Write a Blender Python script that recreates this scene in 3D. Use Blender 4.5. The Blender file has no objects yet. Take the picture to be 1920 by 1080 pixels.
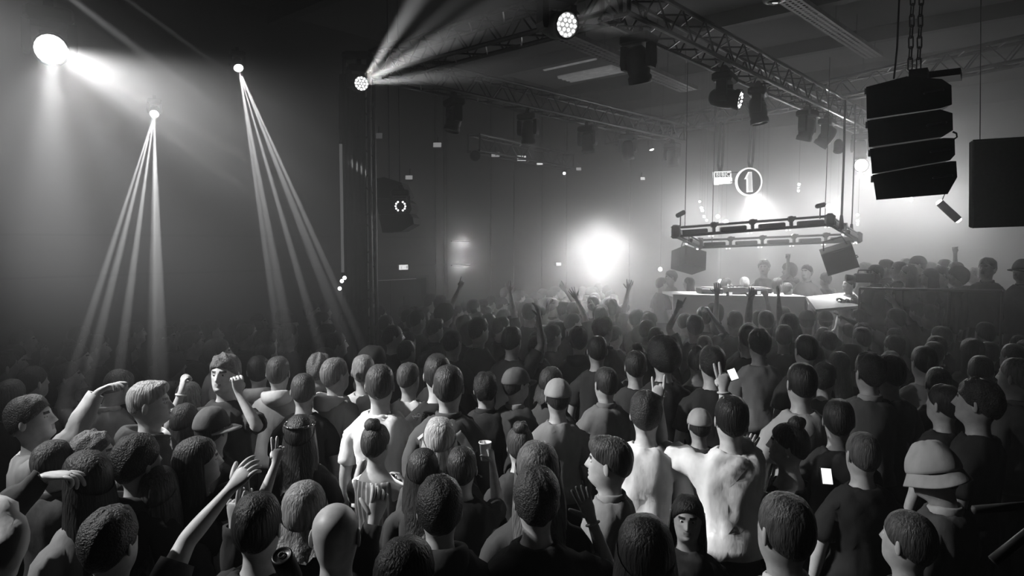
import bpy, math, random
import numpy as np
from mathutils import Vector, Matrix, Quaternion

SC = bpy.context.scene
COL = SC.collection
PI = math.pi
R = math.radians

# ------------------------------------------------------------------ camera
CAM_Z, PITCH, FPX = 2.72, R(3.8), 1280.0
cam_data = bpy.data.cameras.new('camera')
cam_data.sensor_width = 36.0
cam_data.lens = 24.0
cam_data.clip_start = 0.05
cam_data.clip_end = 200
cam = bpy.data.objects.new('camera', cam_data)
cam.location = (0, 0, CAM_Z)
cam.rotation_euler = (PI / 2 - PITCH, 0, 0)
COL.objects.link(cam)
SC.camera = cam

# ------------------------------------------------------------------ look
SC.view_settings.view_transform = 'Standard'
SC.view_settings.look = 'None'
SC.view_settings.gamma = 1.0
SC.view_settings.use_curve_mapping = False
SC.view_settings.exposure = 0.0
try:
    SC.cycles.use_denoising = True
    SC.cycles.adaptive_threshold = 0.02
    SC.cycles.max_bounces = 3
    SC.cycles.diffuse_bounces = 1
    SC.cycles.glossy_bounces = 2
    SC.cycles.transmission_bounces = 2
    SC.cycles.transparent_max_bounces = 4
    SC.cycles.volume_bounces = 0
    SC.cycles.caustics_reflective = False
    SC.cycles.caustics_refractive = False
    SC.cycles.sample_clamp_indirect = 4.0
except Exception:
    pass

# ------------------------------------------------------------------ air: stage haze that thickens from the front rows to the booth
HAZE_NEAR, HAZE_FAR = 0.005, 0.070
world = bpy.data.worlds.new('hall_air')
SC.world = world
world.use_nodes = True
wn = world.node_tree
wn.nodes.clear()
w_out = wn.nodes.new('ShaderNodeOutputWorld')
w_bg = wn.nodes.new('ShaderNodeBackground')
w_bg.inputs['Color'].default_value = (0, 0, 0, 1)
w_bg.inputs['Strength'].default_value = 0.0
w_vol = wn.nodes.new('ShaderNodeVolumeScatter')
w_vol.inputs['Color'].default_value = (1, 1, 1, 1)
w_geo = wn.nodes.new('ShaderNodeNewGeometry')
w_sep = wn.nodes.new('ShaderNodeSeparateXYZ')
w_map = wn.nodes.new('ShaderNodeMapRange')
w_map.interpolation_type = 'SMOOTHSTEP'
w_map.inputs['From Min'].default_value = 3.5
w_map.inputs['From Max'].default_value = 12.5
w_map.inputs['To Min'].default_value = HAZE_NEAR
w_map.inputs['To Max'].default_value = HAZE_FAR
wn.links.new(w_geo.outputs['Position'], w_sep.inputs[0])
wn.links.new(w_sep.outputs['Y'], w_map.inputs['Value'])
def w_ramp(axis, a, b, lo, hi):
    n = wn.nodes.new('ShaderNodeMapRange')
    n.interpolation_type = 'SMOOTHSTEP'
    for k, v in (('From Min', a), ('From Max', b), ('To Min', lo), ('To Max', hi)):
        n.inputs[k].default_value = v
    wn.links.new(w_sep.outputs[axis], n.inputs['Value'])
    return n


def w_math(op, a, b):
    n = wn.nodes.new('ShaderNodeMath')
    n.operation = op
    wn.links.new(a.outputs[0], n.inputs[0])
    wn.links.new(b.outputs[0], n.inputs[1])
    return n


# a second bank of haze hangs under the wash lamps on the wall side, above the heads
w_bank = w_math('MULTIPLY', w_math('MULTIPLY', w_ramp('X', -0.3, -2.6, 0.0, 1.0), w_ramp('Z', 1.5, 2.7, 0.0, 0.06)), w_ramp('Y', 2.2, 4.5, 0.0, 1.0))
w_sum = w_math('ADD', w_map, w_bank)
wn.links.new(w_sum.outputs[0], w_vol.inputs['Density'])
try:
    SC.cycles.volume_step_rate = 4.0
except Exception:
    pass
w_vol.inputs['Anisotropy'].default_value = 0.65
wn.links.new(w_bg.outputs[0], w_out.inputs['Surface'])
wn.links.new(w_vol.outputs[0], w_out.inputs['Volume'])


def at(px, py, y):
    """world point seen at pixel (px, py) of the photograph at depth y (metres ahead of the camera)"""
    a = (px - 960) / FPX
    b = -(py - 540) / FPX
    dy = math.cos(PITCH) + b * math.sin(PITCH)
    dz = -math.sin(PITCH) + b * math.cos(PITCH)
    k = y / dy
    return Vector((a * k, y, CAM_Z + dz * k))


def spot(loc, target, watts, deg, blend=0.3, size=0.03, name='spot_light'):
    d = bpy.data.lights.new(name, 'SPOT')
    d.energy = watts
    d.spot_size = R(deg)
    d.spot_blend = blend
    d.shadow_soft_size = size
    o = bpy.data.objects.new(name, d)
    o.location = loc
    v = Vector(target) - Vector(loc)
    o.rotation_euler = v.to_track_quat('-Z', 'Y').to_euler()
    COL.objects.link(o)
    return o


def point(loc, watts, size=0.05, name='point_light'):
    d = bpy.data.lights.new(name, 'POINT')
    d.energy = watts
    d.shadow_soft_size = size
    o = bpy.data.objects.new(name, d)
    o.location = loc
    COL.objects.link(o)
    return o


# ---- lights whose lamps hang outside the frame, over the heads of the front rows
spot((-5.8, 3.9, 5.5), (-0.6, 4.8, 1.5), 4600, 32, 0.9, 0.06, 'house_side_spot')
spot((-5.4, 2.8, 5.4), (-1.6, 3.1, 1.5), 1900, 36, 1.0, 0.06, 'house_side_spot')
spot((-5.2, 3.2, 5.4), (1.2, 3.2, 1.5), 1000, 26, 1.0, 0.08, 'house_side_spot')
# long thin beams that cross the picture from lamps above the wall side
spot(at(-60, -150, 7.2), at(700, 430, 4.6), 5200, 1.4, 0.6, 0.02, 'cross_beam')
spot(at(60, -130, 7.0), at(652, 300, 8.2), 9000, 1.5, 0.7, 0.02, 'cross_beam')
# stage lamps that shine through the haze towards the crowd
GLOW = at(1120, 472, 13.2)
for dx_, dz_ in ((-0.34, 0.16), (0.36, 0.22), (0.05, -0.26), (0.02, 0.46)):
    q_ = GLOW + Vector((dx_, 0.0, dz_))
    spot(q_, (1.1 + dx_, 6.5, 0.4), 135, 66, 1.0, 0.3, 'stage_flood')
    point(q_, 20, 0.3, 'stage_flood')
spot(at(1406, 352, 13.4), at(1490, 600, 9.0), 330, 34, 0.6, 0.05, 'sign_spot')
for px_, py_, y_, tx_, w_ in ((1300, 400, 16.5, 1250, 290), (1425, 398, 17.0, 1390, 290), (1552, 384, 16.5, 1520, 300), (1668, 330, 16.0, 1660, 470), (1766, 376, 15.5, 1760, 300)):
    spot(at(px_, py_, y_), at(tx_, 590, 9.5), w_, 64, 1.0, 0.8, 'stage_wash')

# ------------------------------------------------------------------ materials
MATS = {}


def mat(name, v, rough=0.6, metal=0.0, emit=0.0, noise=0.0, scale=8.0, bump=0.0, stretch=(1, 1, 1), bscale=None, spec=0.5, coord='Object'):
    if name in MATS:
        return MATS[name]
    m = bpy.data.materials.new(name)
    m.use_nodes = True
    nt = m.node_tree
    b = nt.nodes['Principled BSDF']
    c = (v, v, v, 1)
    b.inputs['Base Color'].default_value = c
    b.inputs['Roughness'].default_value = rough
    b.inputs['Metallic'].default_value = metal
    b.inputs['Specular IOR Level'].default_value = spec
    if emit:
        b.inputs['Emission Color'].default_value = (1, 1, 1, 1)
        b.inputs['Emission Strength'].default_value = emit
    if noise or bump:
        tc = nt.nodes.new('ShaderNodeTexCoord')
        mp = nt.nodes.new('ShaderNodeMapping')
        mp.inputs['Scale'].default_value = stretch
        nt.links.new(tc.outputs[coord], mp.inputs['Vector'])
        if noise:
            n = nt.nodes.new('ShaderNodeTexNoise')
            n.inputs['Scale'].default_value = scale
            n.inputs['Detail'].default_value = 4
            nt.links.new(mp.outputs[0], n.inputs['Vector'])
            r = nt.nodes.new('ShaderNodeMapRange')
            r.inputs['From Min'].default_value = 0.3
            r.inputs['From Max'].default_value = 0.7
            r.inputs['To Min'].default_value = v * (1 - noise)
            r.inputs['To Max'].default_value = v * (1 + noise)
            nt.links.new(n.outputs['Fac'], r.inputs['Value'])
            nt.links.new(r.outputs[0], b.inputs['Base Color'])
        if bump:
            n2 = nt.nodes.new('ShaderNodeTexNoise')
            n2.inputs['Scale'].default_value = bscale or scale
            n2.inputs['Detail'].default_value = 3
            nt.links.new(mp.outputs[0], n2.inputs['Vector'])
            bp = nt.nodes.new('ShaderNodeBump')
            bp.inputs['Strength'].default_value = bump
            bp.inputs['Distance'].default_value = 0.01
            nt.links.new(n2.outputs['Fac'], bp.inputs['Height'])
            nt.links.new(bp.outputs[0], b.inputs['Normal'])
    MATS[name] = m
    return m


M_FLOOR = mat('concrete_floor', 0.05, 0.6, noise=0.3, scale=2)
M_WALL = mat('painted_wall', 0.035, 0.8, noise=0.12, scale=1.5, bump=0.1, bscale=30)
M_WALL_DARK = mat('dark_wall', 0.02, 0.85, noise=0.2, scale=2)
M_JOINT = mat('wall_joint', 0.012, 0.8)
M_CEIL = mat('ceiling_sheet', 0.06, 0.8, noise=0.25, scale=1.2)
M_BEAM = mat('ceiling_steel', 0.035, 0.6, noise=0.2, scale=3)
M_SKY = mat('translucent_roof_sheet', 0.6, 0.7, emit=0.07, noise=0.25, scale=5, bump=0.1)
M_TRAY = mat('galvanised_tray', 0.22, 0.45, 0.6, noise=0.2, scale=10)
M_ALU = mat('truss_aluminium', 0.10, 0.35, 0.9, noise=0.2, scale=12)
M_BLACK = mat('black_casing', 0.012, 0.5, noise=0.2, scale=20)
M_BLACK2 = mat('black_speaker_paint', 0.008, 0.65, noise=0.3, scale=30, bump=0.15, bscale=120)
M_GRILLE = mat('speaker_grille', 0.006, 0.5, noise=0.3, scale=160)
M_STEEL = mat('rigging_steel', 0.12, 0.4, 0.8)
M_CABLE = mat('cable_rubber', 0.02, 0.6)
M_LENS = mat('dark_lens', 0.03, 0.15)
M_LIT = mat('lit_lens', 0.9, 0.3, emit=3)
M_LED = mat('lit_led', 0.9, 0.3, emit=4)
M_DIM = mat('dim_led_panel', 0.6, 0.4, emit=0.28)
M_DIM2 = mat('half_lit_led_panel', 0.7, 0.4, emit=0.9)
M_SIGN = mat('backlit_white_acrylic', 0.85, 0.4, emit=1.3)
M_SIGNGREY = mat('backlit_grey_acrylic', 0.7, 0.4, emit=0.62)
M_SIGNBLACK = mat('black_acrylic', 0.015, 0.35)
M_CLOTH = mat('black_drape', 0.02, 0.95, noise=0.3, scale=12)
M_WHITE = mat('white_laminate', 0.75, 0.5, noise=0.06, scale=4)
M_BOARD = mat('screen_back_board', 0.035, 0.9, noise=0.15, scale=40)

# ------------------------------------------------------------------ mesh helpers


class G:
    def __init__(self):
        self.v, self.f, self.m = [], [], []

    def add(self, vs, fs, mi=0):
        o = len(self.v)
        self.v.extend([tuple(p) for p in vs])
        self.f.extend([tuple(i + o for i in f) for f in fs])
        self.m.extend([mi] * len(fs))
        return self

    def box(self, c, s, rot=None, mi=0, taper=1.0):
        c = Vector(c)
        q = [Vector((x * s[0] / 2 * (taper if z < 0 else 1), y * s[1] / 2 * (taper if z < 0 else 1), z * s[2] / 2))
             for z in (-1, 1) for x, y in ((-1, -1), (1, -1), (1, 1), (-1, 1))]
        if rot is not None:
            q = [rot @ p for p in q]
        return self.add([p + c for p in q], [(3, 2, 1, 0), (4, 5, 6, 7), (0, 1, 5, 4), (1, 2, 6, 5), (2, 3, 7, 6), (3, 0, 4, 7)], mi)

    def bbox(self, c, s, bev=0.01, mi=0):
        """box with chamfered vertical and horizontal edges"""
        x, y, z = s[0] / 2, s[1] / 2, s[2] / 2
        rings = []
        for zz, ins in ((-z, bev), (-z + bev, 0), (z - bev, 0), (z, bev)):
            X, Y, b = x - ins, y - ins, bev
            rings.append([(X, -Y + b, zz), (X, Y - b, zz), (X - b, Y, zz), (-X + b, Y, zz), (-X, Y - b, zz), (-X, -Y + b, zz), (-X + b, -Y, zz), (X - b, -Y, zz)])
        vs = [Vector(p) + Vector(c) for r in rings for p in r]
        fs = [tuple(range(7, -1, -1)), tuple(range(24, 32))]
        for k in range(3):
            for i in range(8):
                j = (i + 1) % 8
                fs.append((k * 8 + i, k * 8 + j, k * 8 + 8 + j, k * 8 + 8 + i))
        return self.add(vs, fs, mi)

    def tube(self, pts, r, seg=8, cap=True, mi=0):
        pts = [Vector(p) for p in pts]
        n = len(pts)
        rs = r if isinstance(r, (list, tuple)) else [r] * n
        vs, fs = [], []
        t0 = (pts[1] - pts[0]).normalized()
        u = t0.orthogonal().normalized()
        for i, p in enumerate(pts):
            t = ((pts[min(i + 1, n - 1)] - pts[max(i - 1, 0)])).normalized()
            q = t0.rotation_difference(t)
            u = (q @ u).normalized()
            w = t.cross(u).normalized()
            t0 = t
            for k in range(seg):
                a = 2 * PI * k / seg
                vs.append(p + (u * math.cos(a) + w * math.sin(a)) * rs[i])
        for i in range(n - 1):
            for k in range(seg):
                j = (k + 1) % seg
                fs.append((i * seg + k, i * seg + j, i * seg + seg + j, i * seg + seg + k))
        if cap:
            fs.append(tuple(range(seg - 1, -1, -1)))
            fs.append(tuple(range((n - 1) * seg, n * seg)))
        return self.add(vs, fs, mi)

    def lathe(self, prof, seg=16, mi=0, M=None, cap0=True, cap1=True):
        """prof: list of (r, z)"""
        vs, fs = [], []
        for r_, z in prof:
            for k in range(seg):
                a = 2 * PI * k / seg
                vs.append(Vector((r_ * math.cos(a), r_ * math.sin(a), z)))
        if M is not None:
            vs = [M @ p for p in vs]
        for i in range(len(prof) - 1):
            for k in range(seg):
                j = (k + 1) % seg
                fs.append((i * seg + k, i * seg + j, i * seg + seg + j, i * seg + seg + k))
        if cap0:
            fs.append(tuple(range(seg - 1, -1, -1)))
        if cap1:
            fs.append(tuple(range((len(prof) - 1) * seg, len(prof) * seg)))
        return self.add(vs, fs, mi)

    def prism(self, poly, y0, y1, mi=0):
        """poly in (x, z), extruded along y"""
        n = len(poly)
        vs = [(x, y0, z) for x, z in poly] + [(x, y1, z) for x, z in poly]
        fs = [tuple(range(n)), tuple(range(2 * n - 1, n - 1, -1))]
        for i in range(n):
            j = (i + 1) % n
            fs.append((j, i, n + i, n + j))
        return self.add(vs, fs, mi)

    def mesh(self, name, mats, smooth=False):
        me = bpy.data.meshes.new(name)
        me.from_pydata([tuple(p) for p in self.v], [], self.f)
        for m in (mats if isinstance(mats, (list, tuple)) else [mats]):
            me.materials.append(m)
        if any(self.m):
            me.polygons.foreach_set('material_index', self.m)
        if smooth:
            me.polygons.foreach_set('use_smooth', [True] * len(me.polygons))
        me.update()
        return me


def mk(name, g, mats=None, parent=None, smooth=False, loc=None, rot=None, scale=None, kind=None):
    me = g.mesh(name, mats, smooth) if isinstance(g, G) else g
    o = bpy.data.objects.new(name, me)
    COL.objects.link(o)
    if parent is not None:
        o.parent = parent
    if loc is not None:
        o.location = loc
    if rot is not None:
        o.rotation_euler = rot
    if scale is not None:
        o.scale = scale
    if kind:
        o['kind'] = kind
    return o


def tag(o, label=None, cat=None, group=None):
    if label:
        o['label'] = label
    if cat:
        o['category'] = cat
    if group:
        o['group'] = group
    return o


def thing(name, label, cat, loc=(0, 0, 0), rot=(0, 0, 0), group=None, scale=1.0):
    o = bpy.data.objects.new(name, None)
    o.empty_display_size = 0.1
    COL.objects.link(o)
    o.location = loc
    o.rotation_euler = rot
    o.scale = (scale,) * 3
    return tag(o, label, cat, group)


def struct(name, g, m, smooth=False):
    return mk(name, g, m, None, smooth, kind='structure')


# ------------------------------------------------------------------ the hall
U = Vector((0.668, 0.744, 0)).normalized()      # along the long wall, away from us
V = Vector((0.744, -0.668, 0)).normalized()     # out from the long wall into the hall
L0 = Vector((-2.0, 12.2, 0))                     # point of the long wall beside the fire door
CEIL = 6.15
U0, U1, V1 = -24.0, 12.8, 21.0
YAW = math.atan2(U.y, U.x)


def uv(u, v, z=0.0):
    p = L0 + U * u + V * v
    return Vector((p.x, p.y, z))


ROT_UV = Matrix(((U.x, V.x, 0), (U.y, V.y, 0), (0, 0, 1)))


def uvbox(g, u0, u1, v0, v1, z0, z1):
    vs = [uv(u, v, z) for z in (z0, z1) for u, v in ((u0, v0), (u1, v0), (u1, v1), (u0, v1))]
    g.add(vs, [(0, 1, 2, 3), (7, 6, 5, 4), (4, 5, 1, 0), (5, 6, 2, 1), (6, 7, 3, 2), (7, 4, 0, 3)])
    return g


struct('floor', uvbox(G(), U0, U1, 0, V1, -0.2, 0.0), M_FLOOR)
struct('ceiling', uvbox(G(), U0, U1, 0, V1, CEIL, CEIL + 0.2), M_CEIL)
# the long wall, with the fire door let into it
DU0, DU1, DZ = -0.95, 0.62, 2.12                 # door opening along the wall
g = G()
uvbox(g, U0, DU0, -0.3, 0, 0, CEIL)
uvbox(g, DU1, U1, -0.3, 0, 0, CEIL)
uvbox(g, DU0, DU1, -0.3, 0, DZ, CEIL)
wall_left = struct('wall_left', g, M_WALL)
struct('wall_back', uvbox(G(), U1, U1 + 0.3, -0.3, V1 + 0.3, 0, CEIL), M_WALL)
struct('wall_right', uvbox(G(), U0, U1, V1, V1 + 0.3, 0, CEIL), M_WALL_DARK)
struct('wall_front', uvbox(G(), U0 - 0.3, U0, -0.3, V1 + 0.3, 0, CEIL), M_WALL_DARK)
# panel joints of the long wall: upright and level battens proud of the plaster


def wall_u(px):
    """distance along the long wall that shows at column px"""
    k = (px - 960) / FPX
    return (k * L0.y - L0.x) / (U.x - k * U.y)


for k, px in enumerate((818, 834, 838.5, 921, 964, 1016, 1062, 1180)):
    u = wall_u(px)
    mk('wall_batten', uvbox(G(), u - 0.02, u + (0.03 if k < 3 else 0.015), 0, 0.02, 0, CEIL - 0.02), M_JOINT, wall_left)
for z in (2.29, 2.80):
    for a, b in ((-6.0, wall_u(817)), (wall_u(819.5), wall_u(833)), (wall_u(840), wall_u(892))):
        mk('wall_batten', uvbox(G(), a, b, 0, 0.015, z, z + 0.03), M_JOINT, wall_left)
# the double fire door and its frame
door = thing('door_1', 'double fire door with a dark frame set into the long wall', 'door', uv(DU0, 0, 0), (0, 0, YAW))
door['kind'] = 'structure'
for x0, x1 in ((0.06, 0.78), (0.79, 1.51)):
    leaf = mk('door_leaf', G().box(((x0 + x1) / 2, 0.1, 1.03), (x1 - x0, 0.05, 2.04)), M_WALL_DARK, door)
    mk('vision_panel', G().box(((x0 + x1) / 2, 0.07, 1.55), (0.14, 0.02, 0.4)), M_LENS, leaf)
    mk('push_bar', G().tube([(x0 + 0.08, 0.03, 1.0), (x1 - 0.08, 0.03, 1.0)], 0.018), M_STEEL, leaf)
for b in (((0.03, 0.02, 1.06), (0.07, 0.16, 2.12)), ((1.54, 0.02, 1.06), (0.07, 0.16, 2.12)), ((0.785, 0.02, 2.10), (1.58, 0.16, 0.06))):
    mk('door_frame', G().box(*b), M_JOINT, door)
# ceiling steel: purlins run across the hall, roof lights between them
for k in range(11):
    u = -14 + k * 2.3
    o = mk('ceiling_beam', uvbox(G(), u, u + 0.16, 0.1, V1, CEIL - 0.22, CEIL), M_BEAM)
    o['kind'] = 'structure'


def on_ceiling(px, py, z):
    c0 = Vector((0, 0, CAM_Z))
    d = at(px, py, 10) - c0
    p = c0 + d * ((z - CAM_Z) / d.z) - L0
    return p.dot(U), p.dot(V)


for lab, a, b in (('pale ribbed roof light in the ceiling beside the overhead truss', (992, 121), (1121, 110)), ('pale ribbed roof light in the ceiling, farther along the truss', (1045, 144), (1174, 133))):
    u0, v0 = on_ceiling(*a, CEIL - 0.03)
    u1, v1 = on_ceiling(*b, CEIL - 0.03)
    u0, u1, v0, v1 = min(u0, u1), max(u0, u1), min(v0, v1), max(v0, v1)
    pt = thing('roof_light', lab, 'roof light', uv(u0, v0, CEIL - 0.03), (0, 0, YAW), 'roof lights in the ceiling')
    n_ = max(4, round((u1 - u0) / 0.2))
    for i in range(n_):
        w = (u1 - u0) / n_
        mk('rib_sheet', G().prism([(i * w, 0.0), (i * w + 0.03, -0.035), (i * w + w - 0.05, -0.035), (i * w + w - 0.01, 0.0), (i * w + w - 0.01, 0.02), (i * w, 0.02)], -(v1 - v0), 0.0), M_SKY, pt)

# perforated cable trays under the roof
def cable_tray(p, q, width, label):
    p, q = Vector(p), Vector(q)
    d = q - p
    L = d.length
    yaw = math.atan2(d.y, d.x)
    t = thing('cable_tray', label, 'cable tray', p, (0, 0, yaw))
    for s in (-1, 1):
        mk('side_rail', G().box((L / 2, s * width / 2, 0.025), (L, 0.006, 0.06)), M_TRAY, t)
    n = int(L / 0.09)
    rows = 7
    for r_ in range(rows):
        y = -width / 2 + (r_ + 0.5) * width / rows
        if r_ % 2 == 0:
            mk('floor_strip', G().box((L / 2, y, 0), (L, width / rows, 0.004)), M_TRAY, t)
        else:
            gg = G()
            for i in range(n):
                gg.box((i * L / n + 0.02, y, 0), (0.035, width / rows, 0.004))
            mk('perforated_strip', gg, M_TRAY, t, kind='stuff')
    for i in range(4):
        x = (i + 0.5) * L / 4
        for s in (-1, 1):
            mk('hanger_rod', G().tube([(x, s * width / 2, 0.05), (x, s * width / 2, CEIL - p.z)], 0.005, 6), M_STEEL, t)
    return t


cable_tray(at(1035, 62, 8.3), at(1292, 165, 11.4), 0.30, 'perforated metal cable tray hung above the lighting truss')
cable_tray(at(1478, 0, 8.9), at(1640, 72, 11.6), 0.26, 'faint perforated cable tray above the black speaker stack')
# ------------------------------------------------------------------ lighting truss
S_T = 0.29
_brace = {}


def bar_mesh(name, a, b, r, seg=6):
    key = (name, round((Vector(b) - Vector(a)).length, 3), r)
    if key not in _brace:
        L = (Vector(b) - Vector(a)).length
        _brace[key] = G().tube([(0, 0, 0), (0, 0, L)], r, seg).mesh(name, M_ALU)
    return _brace[key]


def bar(name, a, b, r, parent, seg=6):
    a, b = Vector(a), Vector(b)
    o = bpy.data.objects.new(name, bar_mesh(name, a, b, r, seg))
    COL.objects.link(o)
    o.parent = parent
    o.location = a
    o.rotation_euler = (b - a).to_track_quat('Z', 'Y').to_euler()
    return o


def truss(p, q, label, step=0.5, group='lighting trusses'):
    p, q = Vector(p), Vector(q)
    d = q - p
    L = d.length
    rot = d.to_track_quat('X', 'Z').to_euler()
    t = thing('lighting_truss', label, 'truss', p, rot, group)
    h = S_T / 2
    cor = [(-h, -h), (h, -h), (h, h), (-h, h)]
    for y, z in cor:
        bar('chord', (0, y, z), (L, y, z), 0.025, t, 8)
    n = max(2, round(L / step))
    st = L / n
    for i in range(n):
        x0, x1, xm = i * st, (i + 1) * st, (i + 0.5) * st
        for k in range(4):
            a, b = cor[k], cor[(k + 1) % 4]
            bar('brace', (x0, *a), (xm, *b), 0.010, t)
            bar('brace', (xm, *b), (x1, *a), 0.010, t)
    for x in (0.02, L - 0.02):
        for k in range(4):
            bar('end_tube', (x, *cor[k]), (x, *cor[(k + 1) % 4]), 0.02, t)
    return t


ZT = 4.72 + S_T / 2
TA, TB, TC, TD = Vector((-1.61, 8.45, ZT)), Vector((0.9, 6.19, ZT)), Vector((6.5, 12.66, ZT)), Vector((3.3, 13.7, ZT))
T4a, T4b = Vector((2.3, 16.2, 5.02 + S_T / 2)), Vector((7.6, 7.0, 5.02 + S_T / 2))
T5a, T5b = at(888, 268, 12.6), at(1066, 303, 14.8)
truss(TA, TD, 'long lighting truss running from the draped tower along the panelled wall')
truss(TA, TB, 'short lighting truss from the draped tower to the corner lamp with the white lens')
truss(TB, TC, 'long overhead lighting truss ending behind the black speaker stack')
truss(T4a, T4b, 'far lighting truss that the two illuminated signs hang from on straps')
truss(T5a, T5b, 'thin far truss along the wall carrying a row of small flood panels')

# draped tower at the truss corner
TW = Vector((-1.86, 8.45, 0))
tower = thing('truss_tower', 'upright truss tower wrapped in black drape, at the corner of the lighting trusses', 'tower', TW)
h = S_T / 2
for x, y in ((-h, -h), (h, -h), (h, h), (-h, h)):
    bar('chord', (x, y, 0.0), (x, y, 4.90), 0.025, tower, 8)
for i in range(10):
    for a, b in (((-h, -h), (h, -h)), ((h, -h), (h, h)), ((h, h), (-h, h)), ((-h, h), (-h, -h))):
        bar('brace', (*a, i * 0.46 + 0.1), (*b, i * 0.46 + 0.33), 0.010, tower)
g = G()
nx, nz = 26, 14
vs, fs = [], []
for j in range(nz + 1):
    z = 0.02 + 4.70 * j / nz
    for i in range(nx + 1):
        f = i / nx
        # wraps the side and the front but leaves the outer chord bare
        if f < 0.35:
            x, y = -h - 0.05, h - (2 * h + 0.05) * f / 0.35
        else:
            x, y = -h - 0.05 + (2 * h + 0.02) * (f - 0.35) / 0.65, -h - 0.05
        w = 0.014 * math.sin(i * 2.1 + 0.4 * math.sin(j * 0.9)) + 0.008 * math.sin(j * 1.7 + i)
        vs.append((x + (w if f < 0.35 else 0), y + (w if f >= 0.35 else 0), z))
for j in range(nz):
    for i in range(nx):
        a = j * (nx + 1) + i
        fs.append((a, a + 1, a + nx + 2, a + nx + 1))
g.add(vs, fs)
mk('drape', g, M_CLOTH, tower, True)
mk('base_plate', G().bbox((0, 0, 0.015), (0.6, 0.6, 0.03)), M_BLACK, tower)
mk('head_block', G().bbox((0, 0, 4.95), (0.34, 0.34, 0.1), 0.02), M_ALU, tower)
tube = thing('led_tube', 'slender upright LED tube fixed beside the draped tower', 'light tube', at(643, 520, 8.25))
L = (at(643, 270, 8.25) - at(643, 520, 8.25)).z
mk('tube', G().tube([(0, 0, 0.06), (0, 0, L)], 0.018, 10), mat('frosted_tube', 0.6, 0.4, emit=0.07), tube, True)
mk('end_cap', G().tube([(0, 0, L), (0, 0, L + 0.05)], 0.021, 10), M_BLACK, tube, True)
mk('end_cap', G().tube([(0, 0, 0.0), (0, 0, 0.06)], 0.021, 10), M_BLACK, tube, True)
for k, (px, py) in enumerate(((641, 527), (637, 541), (646, 521))):
    o = thing('indicator_lamp', ('small white indicator lamp low on the draped tower, middle of three',
                                 'small white indicator lamp low on the draped tower, lowest of three',
                                 'small white indicator lamp low on the draped tower, topmost of three')[k], 'lamp', at(px, py, 8.2), (PI / 2, 0, 0), 'indicator lamps at the tower foot')
    mk('housing', G().lathe([(0.02, -0.05), (0.03, -0.03), (0.03, 0.0)], 10), M_BLACK, o)
    mk('lens', G().lathe([(0.024, 0.0), (0.014, 0.012)], 10), M_LED, o, True)

# ------------------------------------------------------------------ moving heads
FX = {}


def fx_mesh(key, fn):
    if key not in FX:
        FX[key] = fn()
    return FX[key]


def moving_head(label, loc, aim=None, lit=None, s=1.0, pan=None, tilt=None, group='moving head lamps'):
    """hangs from loc; aim is a world point the barrel looks at; lit: None | 'full' | 'ring'"""
    loc = Vector(loc)
    t = thing('moving_head_lamp', label, 'stage lamp', loc, (0, 0, 0), group, s)
    pivot = Vector((0, 0, -0.30))
    if aim is not None:
        d = (Vector(aim) - (loc + pivot * s)).normalized()
    else:
        d = Vector((math.sin(tilt) * math.cos(pan), math.sin(tilt) * math.sin(pan), -math.cos(tilt)))
    yaw = math.atan2(d.y, d.x) - PI / 2
    tl = math.acos(max(-1, min(1, -d.z)))
    t.rotation_euler = (0, 0, yaw)
    mk('clamp', fx_mesh('cl', lambda: G().box((0, 0, -0.015), (0.06, 0.10, 0.05)).tube([(-0.03, 0, 0.02), (0.03, 0, 0.02)], 0.035, 10).mesh('clamp', M_BLACK)), None, t)
    mk('base', fx_mesh('ba', lambda: G().bbox((0, 0, -0.085), (0.30, 0.22, 0.10), 0.02).mesh('base', M_BLACK)), None, t)

    def yoke():
        return G().prism([(-0.025, 0.0), (0.025, 0.0), (0.03, -0.17), (0.018, -0.22), (-0.018, -0.22), (-0.03, -0.17)], -0.055, 0.055).mesh('yoke_arm', M_BLACK)
    for sx in (-1, 1):
        mk('yoke_arm', fx_mesh('yo', yoke), None, t, loc=(sx * 0.135, 0, -0.13))

    def barrel():
        return G().lathe([(0.055, 0.16), (0.085, 0.13), (0.105, 0.05), (0.108, -0.06), (0.098, -0.10), (0.112, -0.12), (0.112, -0.175), (0.10, -0.18), (0.098, -0.15)], 18, cap1=False).mesh('barrel', M_BLACK)
    q = (PI / 2 * 0 + tl, 0, 0)
    b = mk('barrel', fx_mesh('br', barrel), None, t, loc=pivot, rot=q)
    for p in fx_mesh('br', barrel).polygons:
        p.use_smooth = True
    mk('lens', fx_mesh('le' + str(lit), lambda: G().lathe([(0.099, -0.155), (0.07, -0.165), (0.02, -0.17)], 18, cap0=False).mesh('lens', {None: M_LENS, 'ring': M_LENS, 'full': mat('lit_wash_lens', 0.4, 0.3, emit=0.12), 'wash': mat('bright_wash_lens', 0.9, 0.3, emit=2.2)}[lit])), None, b)
    mk('cooling_fins', fx_mesh('fi', lambda: G().box((0, 0.085, 0.05), (0.12, 0.04, 0.012)).box((0, 0.085, 0.08), (0.11, 0.03, 0.012)).box((0, 0.09, 0.02), (0.12, 0.04, 0.012)).mesh('cooling_fins', M_BLACK)), None, b)
    if lit:
        led = fx_mesh('led' + lit, lambda: G().lathe([(0.0145, -0.168), (0.010, -0.177)], 8, cap0=False).mesh('led', M_LED))
        spots = [(0.078 * math.cos(a), 0.078 * math.sin(a)) for a in [2 * PI * i / 12 for i in range(12)]]
        if lit != 'ring':
            spots += [(0.04 * math.cos(a), 0.04 * math.sin(a)) for a in [2 * PI * i / 6 for i in range(6)]] + [(0, 0)]
        else:
            spots = [p for i, p in enumerate(spots) if i not in (3, 9)]
        for x, y in spots:
            mk('led', led, None, b, loc=(x, y, 0))
    return t, loc + pivot * s, d


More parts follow.
